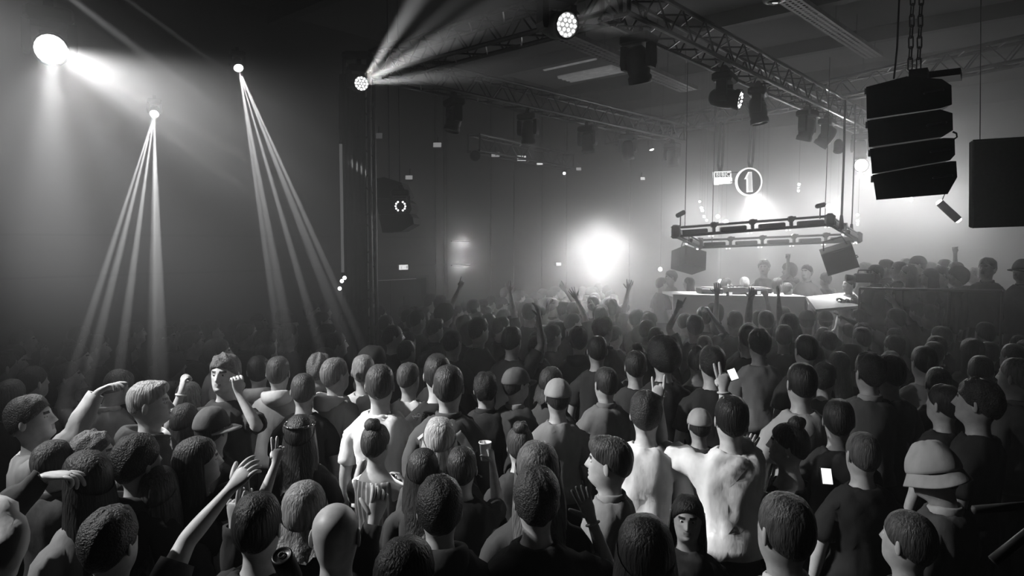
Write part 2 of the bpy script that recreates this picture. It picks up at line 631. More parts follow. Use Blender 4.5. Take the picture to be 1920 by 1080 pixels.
def on_line(px, p, q, z):
    """point of the level line p-q that shows at column px"""
    k = (px - 960) / FPX
    s = (k * p.y - p.x) / ((q.x - p.x) - k * (q.y - p.y))
    r = p + (q - p) * s
    return Vector((r.x, r.y, z))


ZB = ZT - S_T / 2 - 0.03
dn = lambda v, dx=0.0, dy=0.0: v + Vector((dx, dy, -3))
for px, lab, aim in ((853, 'dark stage lamp under the truss next to the draped tower', (-0.6, -0.3)), (990, 'dark stage lamp under the wall truss, second from the tower', (0.1, 0.2)),
                     (1100, 'dark stage lamp under the wall truss, third from the tower', (0.3, 0.5)), (1175, 'small dark stage lamp under the wall truss, before its far end', (0.2, 0.4)),
                     (1257, 'dark stage lamp at the far end of the wall truss, in the haze', (0.3, 0.3))):
    p = on_line(px, TA, TD, ZB)
    moving_head(lab, p, dn(p, *aim), group='lamps under the wall truss')
p = on_line(1192, TB, TC, ZB)
moving_head('large dark stage lamp under the overhead truss nearest its corner', p, dn(p, 0.5, 0.6), s=1.0, group='lamps under the overhead truss')
p = on_line(1352, TB, TC, ZB)
moving_head('stage lamp with glowing dotted lens facing across, under the overhead truss', p, p + Vector((1.7, -1.0, -0.75)), 'ring', 1.05, group='lamps under the overhead truss')
for px, lab, aim in ((1414, 'dark stage lamp under the overhead truss, beyond the dotted one', (0.4, -0.2)),
                     (1506, 'dark stage lamp under the overhead truss, third from the speaker stack', (-0.5, 0.6)),
                     (1543, 'stage lamp under the overhead truss throwing one thin beam', (-1.6, 1.2)),
                     (1606, 'dark stage lamp under the overhead truss, half hidden beside the speaker stack', (0.2, 0.4))):
    p = on_line(px, TB, TC, ZB)
    moving_head(lab, p, dn(p, *aim), group='lamps under the overhead truss')
pb = on_line(1543, TB, TC, ZB) + Vector((0, 0, -0.42))
spot(pb, at(1400, 372, 12.0), 900, 1.2, 0.5, 0.01, 'thin_beam')
spot(at(1283, 356, 12.6), at(1180, 425, 11.8), 1600, 1.6, 0.5, 0.01, 'thin_beam')

# lamp with the big white lens at the near truss corner: three wide shafts to the side
p = at(1044, -22, 6.1)
t, src, d = moving_head('large stage lamp with brightly lit white lens at the truss corner', p, at(1290, 40, 4.6), 'full', 1.05, group='lit moving head lamps')
for tx, ty, w, dg in ((1200, -30, 150, 9), (1230, 18, 130, 7), (1240, 62, 130, 8)):
    spot(src + d * 0.2, at(tx, ty, 5.2), w * 9.0, dg, 0.8, 0.03, 'corner_beam')
# lamp on the tower
p = at(672, 118, 8.25)
t, src, d = moving_head('stage lamp with lit lens on top of the draped tower', p, at(780, 108, 6.2), 'full', 0.85, group='lit moving head lamps')
for tx, ty, w, dg in ((800, -30, 230, 8), (840, 70, 230, 8), (860, 140, 150, 6), (840, 18, 120, 5)):
    spot(src + d * 0.2, at(tx, ty, 6.6), w * 11.0, dg, 0.8, 0.03, 'tower_beam')
# big wash lamp in the top corner
p = at(90, 8, 6.1)
t, src, d = moving_head('large stage lamp washing the dim wall, highest on the long-wall side', p, at(150, 170, 3.2), 'wash', 1.25, group='lit moving head lamps')
spot(src + d * 0.24, at(98, 420, 5.0), 1000, 20, 1.0, 0.05, 'wash_beam')
spot(src + d * 0.24, at(560, 300, 4.2), 1000, 22, 1.0, 0.05, 'wash_beam')
spot(src + d * 0.24, at(1212, 900, 4.0), 2600, 1.3, 0.4, 0.01, 'patch_beam')
spot(src + d * 0.24, at(1334, 775, 3.75), 1800, 1.0, 0.4, 0.01, 'patch_beam')
spot(src + d * 0.24, at(215, 300, 4.8), 110, 8, 0.8, 0.04, 'wash_beam')
spot(src + d * 0.24, at(300, 520, 5.0), 170, 80, 1.0, 0.06, 'wash_beam')
# two beam lamps with fans of thin shafts into the crowd
def fan(label, px, py, y, shafts, s=0.5):
    p = at(px, py, y)
    ends = [at(*e[:3]) for e in shafts]
    c = sum(ends, Vector()) / len(ends)
    t, src, d = moving_head(label, p + Vector((0, 0, 0.30 * s)), c, 'wash', s, group='lamps with fans of beams')
    for e, tgt in zip(shafts, ends):
        spot(src + d * 0.1, tgt, e[3], e[4], 0.2, 0.006, 'fan_beam')


fan('small bright beam lamp with a fan of three shafts, lower of the pair', 290, 208, 8.0,
    [(128, 720, 4.7, 20000, 1.0), (168, 700, 4.7, 20000, 1.05), (224, 690, 4.7, 20000, 1.05), (285, 690, 4.7, 11000, 1.0), (300, 690, 4.7, 14000, 1.5)])
fan('small bright beam lamp with a fan of long shafts, higher of the pair', 445, 120, 7.4,
    [(533, 710, 4.7, 20000, 1.0), (553, 700, 4.7, 14000, 1.4), (608, 680, 4.8, 20000, 1.05), (666, 680, 4.8, 12000, 1.5), (694, 680, 4.8, 21000, 1.0)])
# ring lamp in front of the far speaker stack
p = at(750, 352, 8.5)
moving_head('stage lamp with a ring of small lit dots before the small speaker stack', p, at(770, 400, 5.0), 'ring', 0.75, group='lit moving head lamps')

# ------------------------------------------------------------------ small flood panels and spots far back
def flood(px, py, y, w, m, label, tilt=20, yaw=0, grp='flood panels along the wall'):
    t = thing('flood_panel', label, 'flood lamp', at(px, py, y), (R(-tilt), 0, R(yaw)), grp)
    k = w * y / FPX
    mk('housing', G().bbox((0, 0.03, 0), (k * 1.1, 0.06, k * 0.72), 0.01), M_BLACK, t)
    mk('lit_face', G().bbox((0, -0.006, 0), (k, 0.012, k * 0.62), 0.004), m, t)
    mk('bracket', G().tube([(0, 0.05, k * 0.3), (0, 0.05, k * 0.3 + 0.14)], 0.012, 6), M_BLACK, t)


flood(929, 290, 13.1, 15, M_DIM, 'dim flood panel under the thin far truss, first from the tower side')
flood(978, 297, 13.7, 16, M_DIM2, 'brightest flood panel under the thin far truss, tilted')
flood(1012, 306, 14.1, 11, M_DIM2, 'small bright flood panel under the thin far truss, next to the brightest')
flood(820, 272, 11.6, 15, M_DIM, 'dim flood panel high on the dark wall above the fire door', grp='flood panels on the dark wall')
flood(767, 333, 10.9, 13, M_DIM, 'dim flood panel above the small speaker stack', grp='flood panels on the dark wall')
flood(708, 255, 10.2, 18, mat('barely_lit_panel', 0.4, 0.5, emit=0.05), 'barely lit flood panel high up beside the draped tower', grp='flood panels on the dark wall')
flood(1085, 317, 14.8, 9, M_DIM, 'faint flood panel in the haze beyond the thin truss')
flood(1205, 335, 15.0, 8, M_DIM2, 'tiny flood panel in the haze above the bright stage light')


def can(px, py, y, label, r=0.05, aim=None, m=None, grp='small spot lamps over the stage', watts=0, body=0.16):
    p = at(px, py, y)
    d = ((Vector(aim) if aim is not None else Vector((0, 2.0, 1.2))) - p).normalized()
    t = thing('spot_lamp', label, 'spot lamp', p, d.to_track_quat('-Z', 'Y').to_euler(), grp)
    mk('can', G().lathe([(r * 0.55, body), (r * 0.9, body * 0.8), (r, 0.02), (r * 1.1, 0.0), (r * 0.92, 0.004)], 12, cap1=False), M_BLACK, t, True)
    mk('lens', G().lathe([(r * 0.93, 0.006), (r * 0.4, -0.012)], 12, cap0=False), m or M_LIT, t, True)
    if y > 12:
        q = t.rotation_euler.to_quaternion().inverted() @ Vector((0, 0, CEIL - p.z))
        o_ = Vector((0, 0, body * 0.6))
        mk('drop_pipe', G().tube([o_, o_ + q], 0.0018, 4), M_CABLE, t)
    if watts:
        point(p + d * (r + 0.04), watts, 0.04, 'spot_lamp_light')
    return t


for k, (px, py, y, r, w) in enumerate((
        (1312, 378, 13.0, 0.025, 0), (1315, 390, 13.0, 0.03, 4), (1317, 395, 13.0, 0.03, 0), (1320, 406, 13.0, 0.028, 0), (1325, 413, 13.0, 0.026, 0),
        (1346, 406, 13.4, 0.04, 8), (1361, 416, 13.4, 0.05, 10), (1420, 402, 13.6, 0.045, 8), (1428, 408, 13.6, 0.035, 0), (1438, 400, 13.6, 0.03, 0), (1436, 391, 13.6, 0.02, 0),
        (1498, 346, 13.8, 0.03, 4), (1497, 352, 13.8, 0.018, 0), (1497, 358, 13.8, 0.026, 0), (1555, 388, 13.0, 0.07, 14), (1570, 377, 13.0, 0.05, 8),
        (1608, 403, 12.6, 0.03, 0), (1608, 414, 12.6, 0.03, 5), (1608, 421, 12.6, 0.025, 0), (1613, 328, 12.6, 0.05, 8), (1615, 310, 12.6, 0.12, 30), (1612, 291, 12.6, 0.04, 0),
        (1708, 374, 12.4, 0.04, 6), (1238, 505, 13.0, 0.04, 4), (1350, 527, 12.6, 0.035, 5))):
    where = ('in the string of five near the rectangular sign, topmost', 'in the string of five near the rectangular sign, second', 'in the string of five near the rectangular sign, third', 'in the string of five near the rectangular sign, fourth',
             'in the string of five near the rectangular sign, lowest', 'just over the frame bar under the rectangular sign', 'broad, just over the frame bar under the round sign',
             'in the cluster of four over mid frame, brightest', 'in the cluster of four over mid frame, below the brightest', 'in the cluster of four over mid frame, beside the tiniest', 'in the cluster of four over mid frame, tiniest',
             'in the short column beside the round sign, top', 'in the short column beside the round sign, middle', 'in the short column beside the round sign, bottom',
             'large, behind the camera post on the frame', 'above the camera post, beside the thick cable',
             'in the column behind the frame cables, top', 'in the column behind the frame cables, middle', 'in the column behind the frame cables, bottom',
             'under the huge lamp beside the speaker stack', 'huge and dazzling at the edge of the speaker stack', 'above the huge lamp beside the speaker stack',
             'peeping out under the black speaker stack', 'low in the haze beside the grey monitor', 'low at the back of the white booth')[k]
    can(px, py, y, 'lit spot lamp ' + where, r, None, M_LED if r < 0.06 else M_LIT, watts=w)
tl = thing('tube_lamp', 'black tilted tube lamp with lit ends under the speaker stack', 'tube lamp', at(1779, 396, 9.0), (0, R(46), R(-20)))
mk('barrel', G().tube([(-0.16, 0, 0), (0.16, 0, 0)], 0.05, 12), M_BLACK, tl, True)
for s in (-1, 1):
    mk('lens', G().tube([(s * 0.16, 0, 0), (s * 0.185, 0, 0)], [0.045, 0.03], 12), M_LED, tl, True)
mk('hanger', G().tube([(-0.16, 0, 0.04), (-0.25, 0.0, 0.22)], 0.006, 6), M_CABLE, tl)
t = can(1222, 281, 13.4, 'small dark spot lamp with one soft beam under the far truss', 0.05, at(1262, 420, 13.0), body=0.2)
spot(at(1223, 284, 13.4), at(1268, 420, 13.0), 90, 12, 0.6, 0.02, 'soft_beam')
can(1058, 325, 14.4, 'slim lit spot lamp tilted in the haze beyond the wall truss', 0.035, at(1075, 300, 10))
can(891, 292, 12.4, 'dark spot lamp with a pinpoint light below the thin far truss', 0.09, at(893, 330, 11.0), M_LENS, body=0.26)
can(1572, 283, 10.6, 'square dark lamp hanging on a cable before the stage', 0.07, at(1572, 420, 10.0), M_LENS, body=0.2)
# added bars and point lights make the glow that straddles the panel joints
for k, (px, py) in enumerate(((862, 452), (862, 497))):
    p = at(px, py, 10)
    d = p - Vector((0, 0, CAM_Z))
    c0 = Vector((0, 0, CAM_Z))
    s = ((L0 - c0).dot(V)) / d.dot(V)
    w = c0 + d * s
    t = thing('added_glow_bar', ('small added bar for the glow on the upper panel joint', 'small added bar for the glow on the lower panel joint above the raised pointing hand')[k], 'added glow bar', w + V * 0.03, (0, 0, YAW), 'added glow bars on the panelled wall')
    mk('bracket', G().bbox((0, 0, 0), (0.5, 0.03, 0.018), 0.004), M_BLACK, t)
    point(w + V * 0.16 + Vector((0, 0, -0.06 + 0.04 * k)), 9, 0.03, 'added_glow_light')
# the two exit signs
for k, (px, py, w) in enumerate(((752, 501, 18), (1043, 495, 12))):
    d = at(px, py, 10) - Vector((0, 0, CAM_Z))
    q = Vector((0, 0, CAM_Z)) + d * ((L0 - Vector((0, 0, CAM_Z))).dot(V) / d.dot(V)) + V * 0.06
    W = w * q.y / FPX * 1.25
    t = thing('exit_sign', ('lit white exit sign on the wall above the fire door', 'small lit exit sign on the wall in the haze near the bright light')[k], 'exit sign', q, (0, 0, YAW), 'exit signs')
    mk('case', G().bbox((0, 0.02, 0), (W, 0.05, W * 0.46), 0.01), M_BLACK, t)
    mk('lit_face', G().bbox((0, -0.01, 0), (W * 0.93, 0.02, W * 0.40), 0.006), mat('lit_exit_face', 0.8, 0.4, emit=1.1), t)
    if k == 0:
        m = mat('exit_pictogram', 0.35, 0.5, emit=0.35)
        a = W / 0.22
        f = mk('running_figure', G().box((-0.06 * a, -0.023, 0.02 * a), (0.014 * a, 0.004, 0.014 * a)).box((-0.065 * a, -0.023, -0.002 * a), (0.016 * a, 0.004, 0.026 * a))
               .box((-0.078 * a, -0.023, -0.024 * a), (0.024 * a, 0.004, 0.008 * a)).box((-0.052 * a, -0.023, -0.02 * a), (0.008 * a, 0.004, 0.022 * a)), m, t)
        mk('arrow', G().prism([(-0.005 * a, 0.003 * a), (0.02 * a, 0.003 * a), (0.02 * a, 0.014 * a), (0.036 * a, 0.0), (0.02 * a, -0.014 * a), (0.02 * a, -0.003 * a), (-0.005 * a, -0.003 * a)], -0.025, -0.021), m, t)
        mk('door_mark', G().box((0.068 * a, -0.023, 0), (0.03 * a, 0.004, 0.05 * a)), m, t)

# ------------------------------------------------------------------ illuminated signs
def text_mesh(s, size, depth, m, offset=0.0):
    c = bpy.data.curves.new('lettering', 'FONT')
    c.body = s
    c.size = size
    c.extrude = depth
    c.offset = offset
    c.align_x = 'CENTER'
    c.align_y = 'CENTER'
    o = bpy.data.objects.new('lettering', c)
    COL.objects.link(o)
    dg = bpy.context.evaluated_depsgraph_get()
    dg.update()
    me = bpy.data.meshes.new_from_object(o.evaluated_get(dg))
    bpy.data.objects.remove(o)
    me.materials.clear()
    me.materials.append(m)
    return me


YS = 12.2
pxm = YS / FPX
s1 = thing('station_sign', 'illuminated rectangular sign reading BBC RADIO hanging on a strap', 'sign', at(1354.5, 333, YS), (0, R(-3), R(10)))
# scalloped white plate: straight top, lobed lower edge that follows the word
def rrect(x0, x1, z0, z1, r, n=4):
    P = []
    for cx, cz, a0 in ((x1 - r, z1 - r, 0), (x0 + r, z1 - r, 90), (x0 + r, z0 + r, 180), (x1 - r, z0 + r, 270)):
        for i in range(n + 1):
            a = R(a0 + 90 * i / n)
            P.append((cx + r * math.cos(a), cz + r * math.sin(a)))
    return P[::-1]


mk('backing_plate', G().prism(rrect(-17.5 * pxm, 17.5 * pxm, -1 * pxm, 11.5 * pxm, 1.5 * pxm), -0.01, 0.03), M_SIGN, s1)
g = G()
for x0, x1, z0 in ((-17.5, -7, -13), (-9, 2.5, -12), (0.5, 9, -11.5), (6.5, 19, -11.5)):
    g.prism(rrect(x0 * pxm, x1 * pxm, z0 * pxm, -0.5 * pxm, 2.2 * pxm), -0.0095 - 0.0001 * x0, 0.029)
mk('scalloped_plate', g, M_SIGN, s1)
for i, ch in enumerate('BBC'):
    x = (-11 + i * 10.6) * pxm
    b = mk('letter_block', G().prism(rrect(x - 4.2 * pxm, x + 4.2 * pxm, 0.8 * pxm, 9.6 * pxm, 0.5 * pxm), -0.02, -0.009), M_SIGNBLACK, s1)
    mk('letter', text_mesh(ch, 10.5 * pxm, 0.003, M_SIGN), None, b, loc=(x, -0.022, 5.2 * pxm), rot=(PI / 2, 0, 0))
mk('word_outline', text_mesh('RADIO', 10.2 * pxm, 0.003, M_SIGNGREY, 0.006), None, s1, loc=(0.5 * pxm, -0.013, -6 * pxm), rot=(PI / 2, 0, 0))
mk('word', text_mesh('RADIO', 10.2 * pxm, 0.003, M_SIGN, -0.001), None, s1, loc=(0.5 * pxm, -0.019, -6 * pxm), rot=(PI / 2, 0, 0))
s2 = thing('numeral_sign', 'illuminated round sign with a white numeral 1 in a ring', 'sign', at(1404, 341, YS), (0, R(-3), R(10)))
MT = Matrix.Rotation(PI / 2, 4, 'X')
rr = 25.5 * pxm
mk('disc', G().lathe([(rr * 0.97, -0.03), (rr * 0.97, 0.01)], 48, M=MT), M_SIGNBLACK, s2)
g = G()
g.lathe([(rr * 0.93, -0.03), (rr * 0.93, 0.022), (rr * 1.02, 0.022), (rr * 1.02, -0.03)], 48, M=MT, cap0=False, cap1=False)
mk('lit_ring', g, M_SIGN, s2, False)
one = [(-2, 18), (4.5, 18), (5.5, -19), (-6, -19), (-5.5, 5), (-9.8, 5)]
mk('numeral', G().prism([(x * pxm, z * pxm) for x, z in one][::-1], -0.035, -0.012), M_SIGN, s2)
ins = [(-1.0, 16.3), (3.2, 16.3), (4.0, -17.2), (-4.2, -17.2), (-3.8, 6.3), (-7.0, 6.3)]
mk('numeral_face', G().prism([(x * pxm, z * pxm) for x, z in ins][::-1], -0.039, -0.034), M_SIGNGREY, s2)
arm = thing('sign_bar', 'thin dark bars joining the rectangular sign to the round one', 'bar', at(1376, 333, YS))
for z in (9.5, -7.5):
    mk('bar', G().tube([(-7 * pxm, 0.01, z * pxm - 0.004), (7 * pxm, 0.01, z * pxm + 0.004)], 0.008, 6), M_BLACK, arm)
# webbing straps
for px, py, lab in ((1350, 322, 'grey webbing strap holding the rectangular sign'), (1407, 316, 'dark webbing strap holding the round numeral sign')):
    b = at(px, py, YS)
    top = on_line(px, T4a, T4b, T4a.z - 0.1)
    t = thing('strap', lab, 'strap', b, (0, 0, 0), 'sign straps')
    tl_ = top - b
    for s in (-1, 1):
        g = G()
        w = 0.022
        P = [(s * 0.012, 0, 0), (s * 0.035, 0.0, 0.12), (s * 0.035 + tl_.x * 0.5, tl_.y * 0.5, tl_.z * 0.55), (s * 0.035 + tl_.x, tl_.y, tl_.z)]
        for i in range(3):
            a, c = Vector(P[i]), Vector(P[i + 1])
            g.add([a + Vector((-w, -0.003, 0)), a + Vector((w, -0.003, 0)), c + Vector((w, -0.003, 0)), c + Vector((-w, -0.003, 0)),
                   a + Vector((-w, 0.003, 0)), a + Vector((w, 0.003, 0)), c + Vector((w, 0.003, 0)), c + Vector((-w, 0.003, 0))],
                  [(0, 1, 2, 3), (7, 6, 5, 4), (4, 5, 1, 0), (6, 7, 3, 2), (5, 6, 2, 1), (7, 4, 0, 3)])
        mk('strap_leg', g, M_CABLE, t)

# ------------------------------------------------------------------ hanging lighting frame over the booth
FA, FB, FC, FDD = at(1266, 437, 9.8), at(1556, 415, 9.8), at(1608, 447, 11.3), at(1310, 459, 11.3)
FC0 = (FA + FB + FC + FDD) / 4
frame = thing('lighting_grid', 'rectangular black lighting frame hung on cables above the booth', 'lighting frame', FC0)
led_m = G().lathe([(0.014, 0.0), (0.010, -0.012)], 8).mesh('led', M_LED)
batten_m = {}
for (a, b, n) in ((FA, FB, 4), (FB, FC, 2), (FDD, FC, 5), (FA, FDD, 2)):
    a, b = a - FC0, b - FC0
    up = Vector((0, 0, 0.075))
    mk('rail', G().tube([a + up, b + up], 0.018, 8), M_BLACK, frame)
    mk('rail', G().tube([a - up * 0.6, b - up * 0.6], 0.022, 8), M_BLACK, frame)
    d = (b - a)
    Ld = d.length
    rot = d.to_track_quat('X', 'Z').to_euler()
    for i in range(n):
        c = a + d * ((i + 0.5) / n)
        bl = Ld / n * 0.66
        bt = mk('batten', G().bbox((0, 0, 0), (bl, 0.09, 0.07), 0.012), M_BLACK, frame, loc=c + Vector((0, 0, 0.0)), rot=rot)
        for k in (-1, 1):
            mk('led', led_m, None, bt, loc=(bl / 2 + 0.05 + 0.025 * k, 0, -0.075))
        e = a + d * (i / n)
        mk('clamp', G().box((0, 0, 0.02), (0.035, 0.05, 0.16)).tube([(0, -0.03, 0.075), (0, 0.03, 0.075)], 0.045, 10).box((0.03, 0, 0.1), (0.08, 0.03, 0.02)), M_BLACK, frame, loc=e, rot=rot)
for c in (FA, FB, FC, FDD):
    mk('corner_block', G().bbox((0, 0, 0.015), (0.13, 0.13, 0.19), 0.03), M_BLACK, frame, loc=c - FC0)
for px, py, y, r_ in ((1276, 404, 9.75, -28), (1538, 388, 9.75, -14)):
    p = at(px, py, y) - FC0
    mk('post', G().tube([p + Vector((0, 0, -0.17)), p], 0.009, 6), M_BLACK, frame)
    mk('camera_head', G().tube([(-0.07, 0, 0), (-0.05, 0, 0), (0.06, 0, 0), (0.075, 0, 0)], [0.02, 0.034, 0.034, 0.02], 10), M_BLACK, frame, True, loc=p + Vector((0, 0, 0.02)), rot=(0, R(r_), 0))
for k, (px, y, pyb, top, r_, lab) in enumerate(((1577, 9.9, 432, 4.75, 0.016, 'thick suspension cable with a chain hoist on the frame corner under the truss'), (1596, 11.2, 445, 4.95, 0.011, 'dark suspension cable at the far corner of the hanging frame'),
                                               (1335, 11.2, 455, 5.75, 0.006, 'thin suspension wire behind the rectangular sign'), (1284, 9.9, 428, 5.35, 0.005, 'faint suspension wire on the camera-post corner of the hanging frame'), (1547, 9.9, 405, 5.35, 0.005, 'faint suspension wire near the thick frame cable'))):
    b = at(px, pyb, y)
    t = thing('suspension_cable', lab, 'cable', b, (0, 0, 0), 'cables of the hanging frame')
    Lc = top - b.z
    mk('cable', G().tube([(0, 0, 0), (0.006, 0, Lc * 0.5), (0, 0, Lc)], r_, 6), M_CABLE, t, True)
    if k < 2:
        mk('shackle', G().tube([(0, 0, 0.02), (0, 0, 0.22)], [0.045, 0.02], 8), M_BLACK, t, True)
for f in (0.2, 0.5, 0.8):
    c = FA.lerp(FB, f) * 0.4 + FDD.lerp(FC, f) * 0.6 - Vector((0, 0, 0.12))
    spot(c, c + Vector((0, 0.0, -1)), 130, 100, 0.8, 0.05, 'grid_downlight')
# speakers hung under the frame
def monitor(label, c, w, hh, dd, rot, m):
    t = thing('hanging_monitor', label, 'speaker', c, rot, 'monitors under the frame')
    mk('cabinet', G().prism([(-w / 2, -hh / 2), (w / 2, -hh / 2), (w / 2, hh / 2), (-w / 2, hh / 2)][::-1], -dd / 2, dd / 2), m, t)
    mk('grille', G().bbox((0, -dd / 2 - 0.008, 0), (w * 0.92, 0.016, hh * 0.9), 0.004), M_GRILLE if m is M_BLACK2 else m, t)
    mk('handle', G().tube([(w / 2, -0.06, -0.05), (w / 2 + 0.025, -0.05, -0.05), (w / 2 + 0.025, 0.05, -0.05), (w / 2, 0.06, -0.05)], 0.009, 6), M_BLACK, t)
    mk('bracket', G().tube([(-w * 0.38, 0, hh / 2), (-w * 0.3, 0, hh / 2 + 0.13), (w * 0.3, 0, hh / 2 + 0.13), (w * 0.38, 0, hh / 2)], 0.012, 6), M_BLACK, t)


monitor('black speaker tilted down under the frame corner near the raised desk people', at(1573, 484, 10.0), 0.43, 0.34, 0.32, (R(14), R(-19), R(-24)), M_BLACK2)
monitor('hazy grey speaker tilted down under the frame corner near the bright glow', at(1291, 488, 11.6), 0.45, 0.33, 0.36, (R(-16), R(14), R(22)), M_BLACK)

# ------------------------------------------------------------------ black speaker stack
YA = 5.3
A0 = at(1710, 250, YA)


def square_on(px, py, o, yaw):
    """pixel point on the upright plane through o turned by yaw, in that plane's own x and z"""
    c0 = Vector((0, 0, CAM_Z))
    d = at(px, py, 10) - c0
    n = Vector((-math.sin(yaw), math.cos(yaw), 0))
    w_ = c0 + d * ((o - c0).dot(n) / d.dot(n)) - o
    return (w_.x * math.cos(yaw) + w_.y * math.sin(yaw), w_.z)


YAW_A = -0.62
arr = thing('speaker_stack', 'large black line array speaker stack hanging on chains', 'speaker stack', A0, (0, 0, YAW_A))
BOXES = ([(1624, 163), (1700, 143), (1766, 148), (1784, 160), (1785, 196), (1763, 203), (1625, 223)],
         [(1626, 226), (1763, 205), (1786, 212), (1787, 244), (1768, 256), (1629, 276)],
         [(1631, 279), (1770, 258.5), (1790, 259), (1791, 290), (1782, 300), (1635, 326)],
         [(1636, 328), (1783, 302), (1793, 302), (1795, 332), (1777, 364), (1643, 375)])
for poly in BOXES:
    P = [square_on(px, py, A0, YAW_A) for px, py in poly]
    cx = sum(p[0] for p in P) / len(P)
    cz = sum(p[1] for p in P) / len(P)
    gg = G()
    k = len(P)
    gg.add([(x, 0, z) for x, z in P] + [(cx - 0.04 + (x - cx) * 0.8, 0.36, cz + (z - cz) * 0.8) for x, z in P],
           [tuple(range(k)), tuple(range(2 * k - 1, k - 1, -1))] + [((i + 1) % k, i, k + i, k + (i + 1) % k) for i in range(k)])
    cab = mk('speaker_cabinet', gg, M_BLACK2, arr)
    mk('rigging_plate', G().box((P[0][0] + 0.0, 0.05, P[0][1] - 0.03), (0.03, 0.05, 0.05)), M_STEEL, cab)
    mk('handle', G().tube([(cx + 0.05, -0.0, cz), (cx + 0.05, -0.02, cz), (cx + 0.17, -0.02, cz + 0.012), (cx + 0.17, 0.0, cz + 0.012)], 0.008, 6), M_BLACK, cab)
sq = lambda px, py, y: Vector((square_on(px, py, A0, YAW_A)[0], y, square_on(px, py, A0, YAW_A)[1]))
mk('link_cable', G().tube([sq(1786, 246, 0.03), sq(1793, 249, 0.03), sq(1794, 256, 0.03), sq(1788, 260, 0.03)], 0.007, 6), M_CABLE, arr, True)
b1, b2 = sq(1702, 146, 0.2), sq(1738, 130, 0.2)
mk('bumper_frame', G().box(((b1.x + b2.x) / 2, 0.2, (b1.z + b2.z) / 2), (abs(b2.x - b1.x), 0.3, abs(b2.z - b1.z) + 0.05)).box((b2.x + 0.11, 0.2, b1.z + 0.02), (0.2, 0.24, 0.05)), M_BLACK, arr)
# chains: one thing each, links as parts
link = None
for k, (px, lab, n) in enumerate(((1706, 'suspension chain above the speaker stack, on the sign side', 15), (1722, 'suspension chain above the speaker stack, with a bright shackle', 15))):
    b = at(px, 132, YA + 0.2)
    t = thing('chain', lab, 'chain', b, (0, 0, 0), 'chains of the speaker stack')
    if link is None:
        pts = [(0.018 * math.cos(a), 0, 0.05 + (0.032 if math.sin(a) > 0 else -0.032) + 0.018 * math.sin(a)) for a in [2 * PI * i / 10 for i in range(10)]]
        link = G().tube(pts + [pts[0]], 0.006, 5, False).mesh('chain_link', M_STEEL)
    for i in range(n):
        mk('chain_link', link, None, t, loc=(0, 0, i * 0.083), rot=(0, 0, PI / 2 * (i % 2)), scale=(1, 1, 1))
t = thing('speaker_cable', 'thin black cable curving up from the speaker stack to the roof', 'cable', at(1676, 148, YA + 0.1))
b = at(1676, 148, YA + 0.1)
mk('cable', G().tube([Vector((0, 0, 0)), at(1682, 90, YA + 0.1) - b, at(1686, 0, YA + 0.1) - b, at(1690, -60, YA + 0.1) - b, Vector((0.08, 0.1, CEIL - b.z))], 0.007, 6), M_CABLE, t, True)

# small speaker stack on the wall side
YB = 9.0
B0 = at(740, 385, YB)
YAW_B = -math.atan2(B0.x, B0.y) - 0.25
arr2 = thing('speaker_stack', 'small dim speaker stack hanging before the panelled wall beside the tower', 'speaker stack', B0, (0, 0, YAW_B))
for poly in ([(699, 336), (720, 332), (752, 342), (764, 366), (760, 372), (705, 372)], [(705, 373), (761, 373), (769, 380), (772, 392), (768, 400), (710, 402)], [(710, 403), (769, 401), (774, 408), (776, 420), (752, 434), (717, 436)]):
    P = [square_on(px, py, B0, YAW_B) for px, py in poly]
    cab = mk('speaker_cabinet', G().prism(P, 0, 0.4), M_BLACK2, arr2)
    mk('rigging_plate', G().box((P[0][0] + 0.01, 0.03, P[0][1] - 0.03), (0.02, 0.06, 0.06)), M_STEEL, cab)
for x in (-0.12, 0.02):
    mk('hanging_wire', G().tube([(x, 0.2, 0.3), (x, 0.2, CEIL - B0.z)], 0.006, 5), M_CABLE, arr2)

# dark board at the edge
c = at(1885, 343, 6.4)
bd = thing('hanging_board', 'large dark flat board hanging beside the black speaker stack', 'board', c, (0, R(-2), R(-12)))
wb = 0.62
mk('board', G().bbox((0.02, 0, 0), (wb, 0.09, 0.81), 0.012), M_BOARD, bd)
for z in (0.40, -0.40):
    mk('edge_strip', G().box((0.02, -0.046, z), (wb, 0.012, 0.02)), M_BLACK, bd)
for x in (-0.2, 0.22):
    mk('hanging_wire', G().tube([(x, 0.03, 0.40), (x, 0.03, CEIL - c.z)], 0.004, 5), M_CABLE, bd)

# pale lamp at the top of the frame
p = at(1452, -8, 6.6)
t = thing('ceiling_projector', 'pale round lamp housing cut by the upper picture edge', 'stage lamp', p)
mk('housing', G().lathe([(0.05, 0.12), (0.11, 0.08), (0.12, 0.0), (0.10, -0.05), (0.07, -0.06)], 20), mat('pale_casing', 0.5, 0.4), t, True)
mk('lens', G().lathe([(0.065, -0.062), (0.05, -0.07)], 20, cap0=False), M_LENS, t, True)
mk('mark', G().box((0, -0.02, -0.074), (0.05, 0.012, 0.004)), M_DIM2, t)

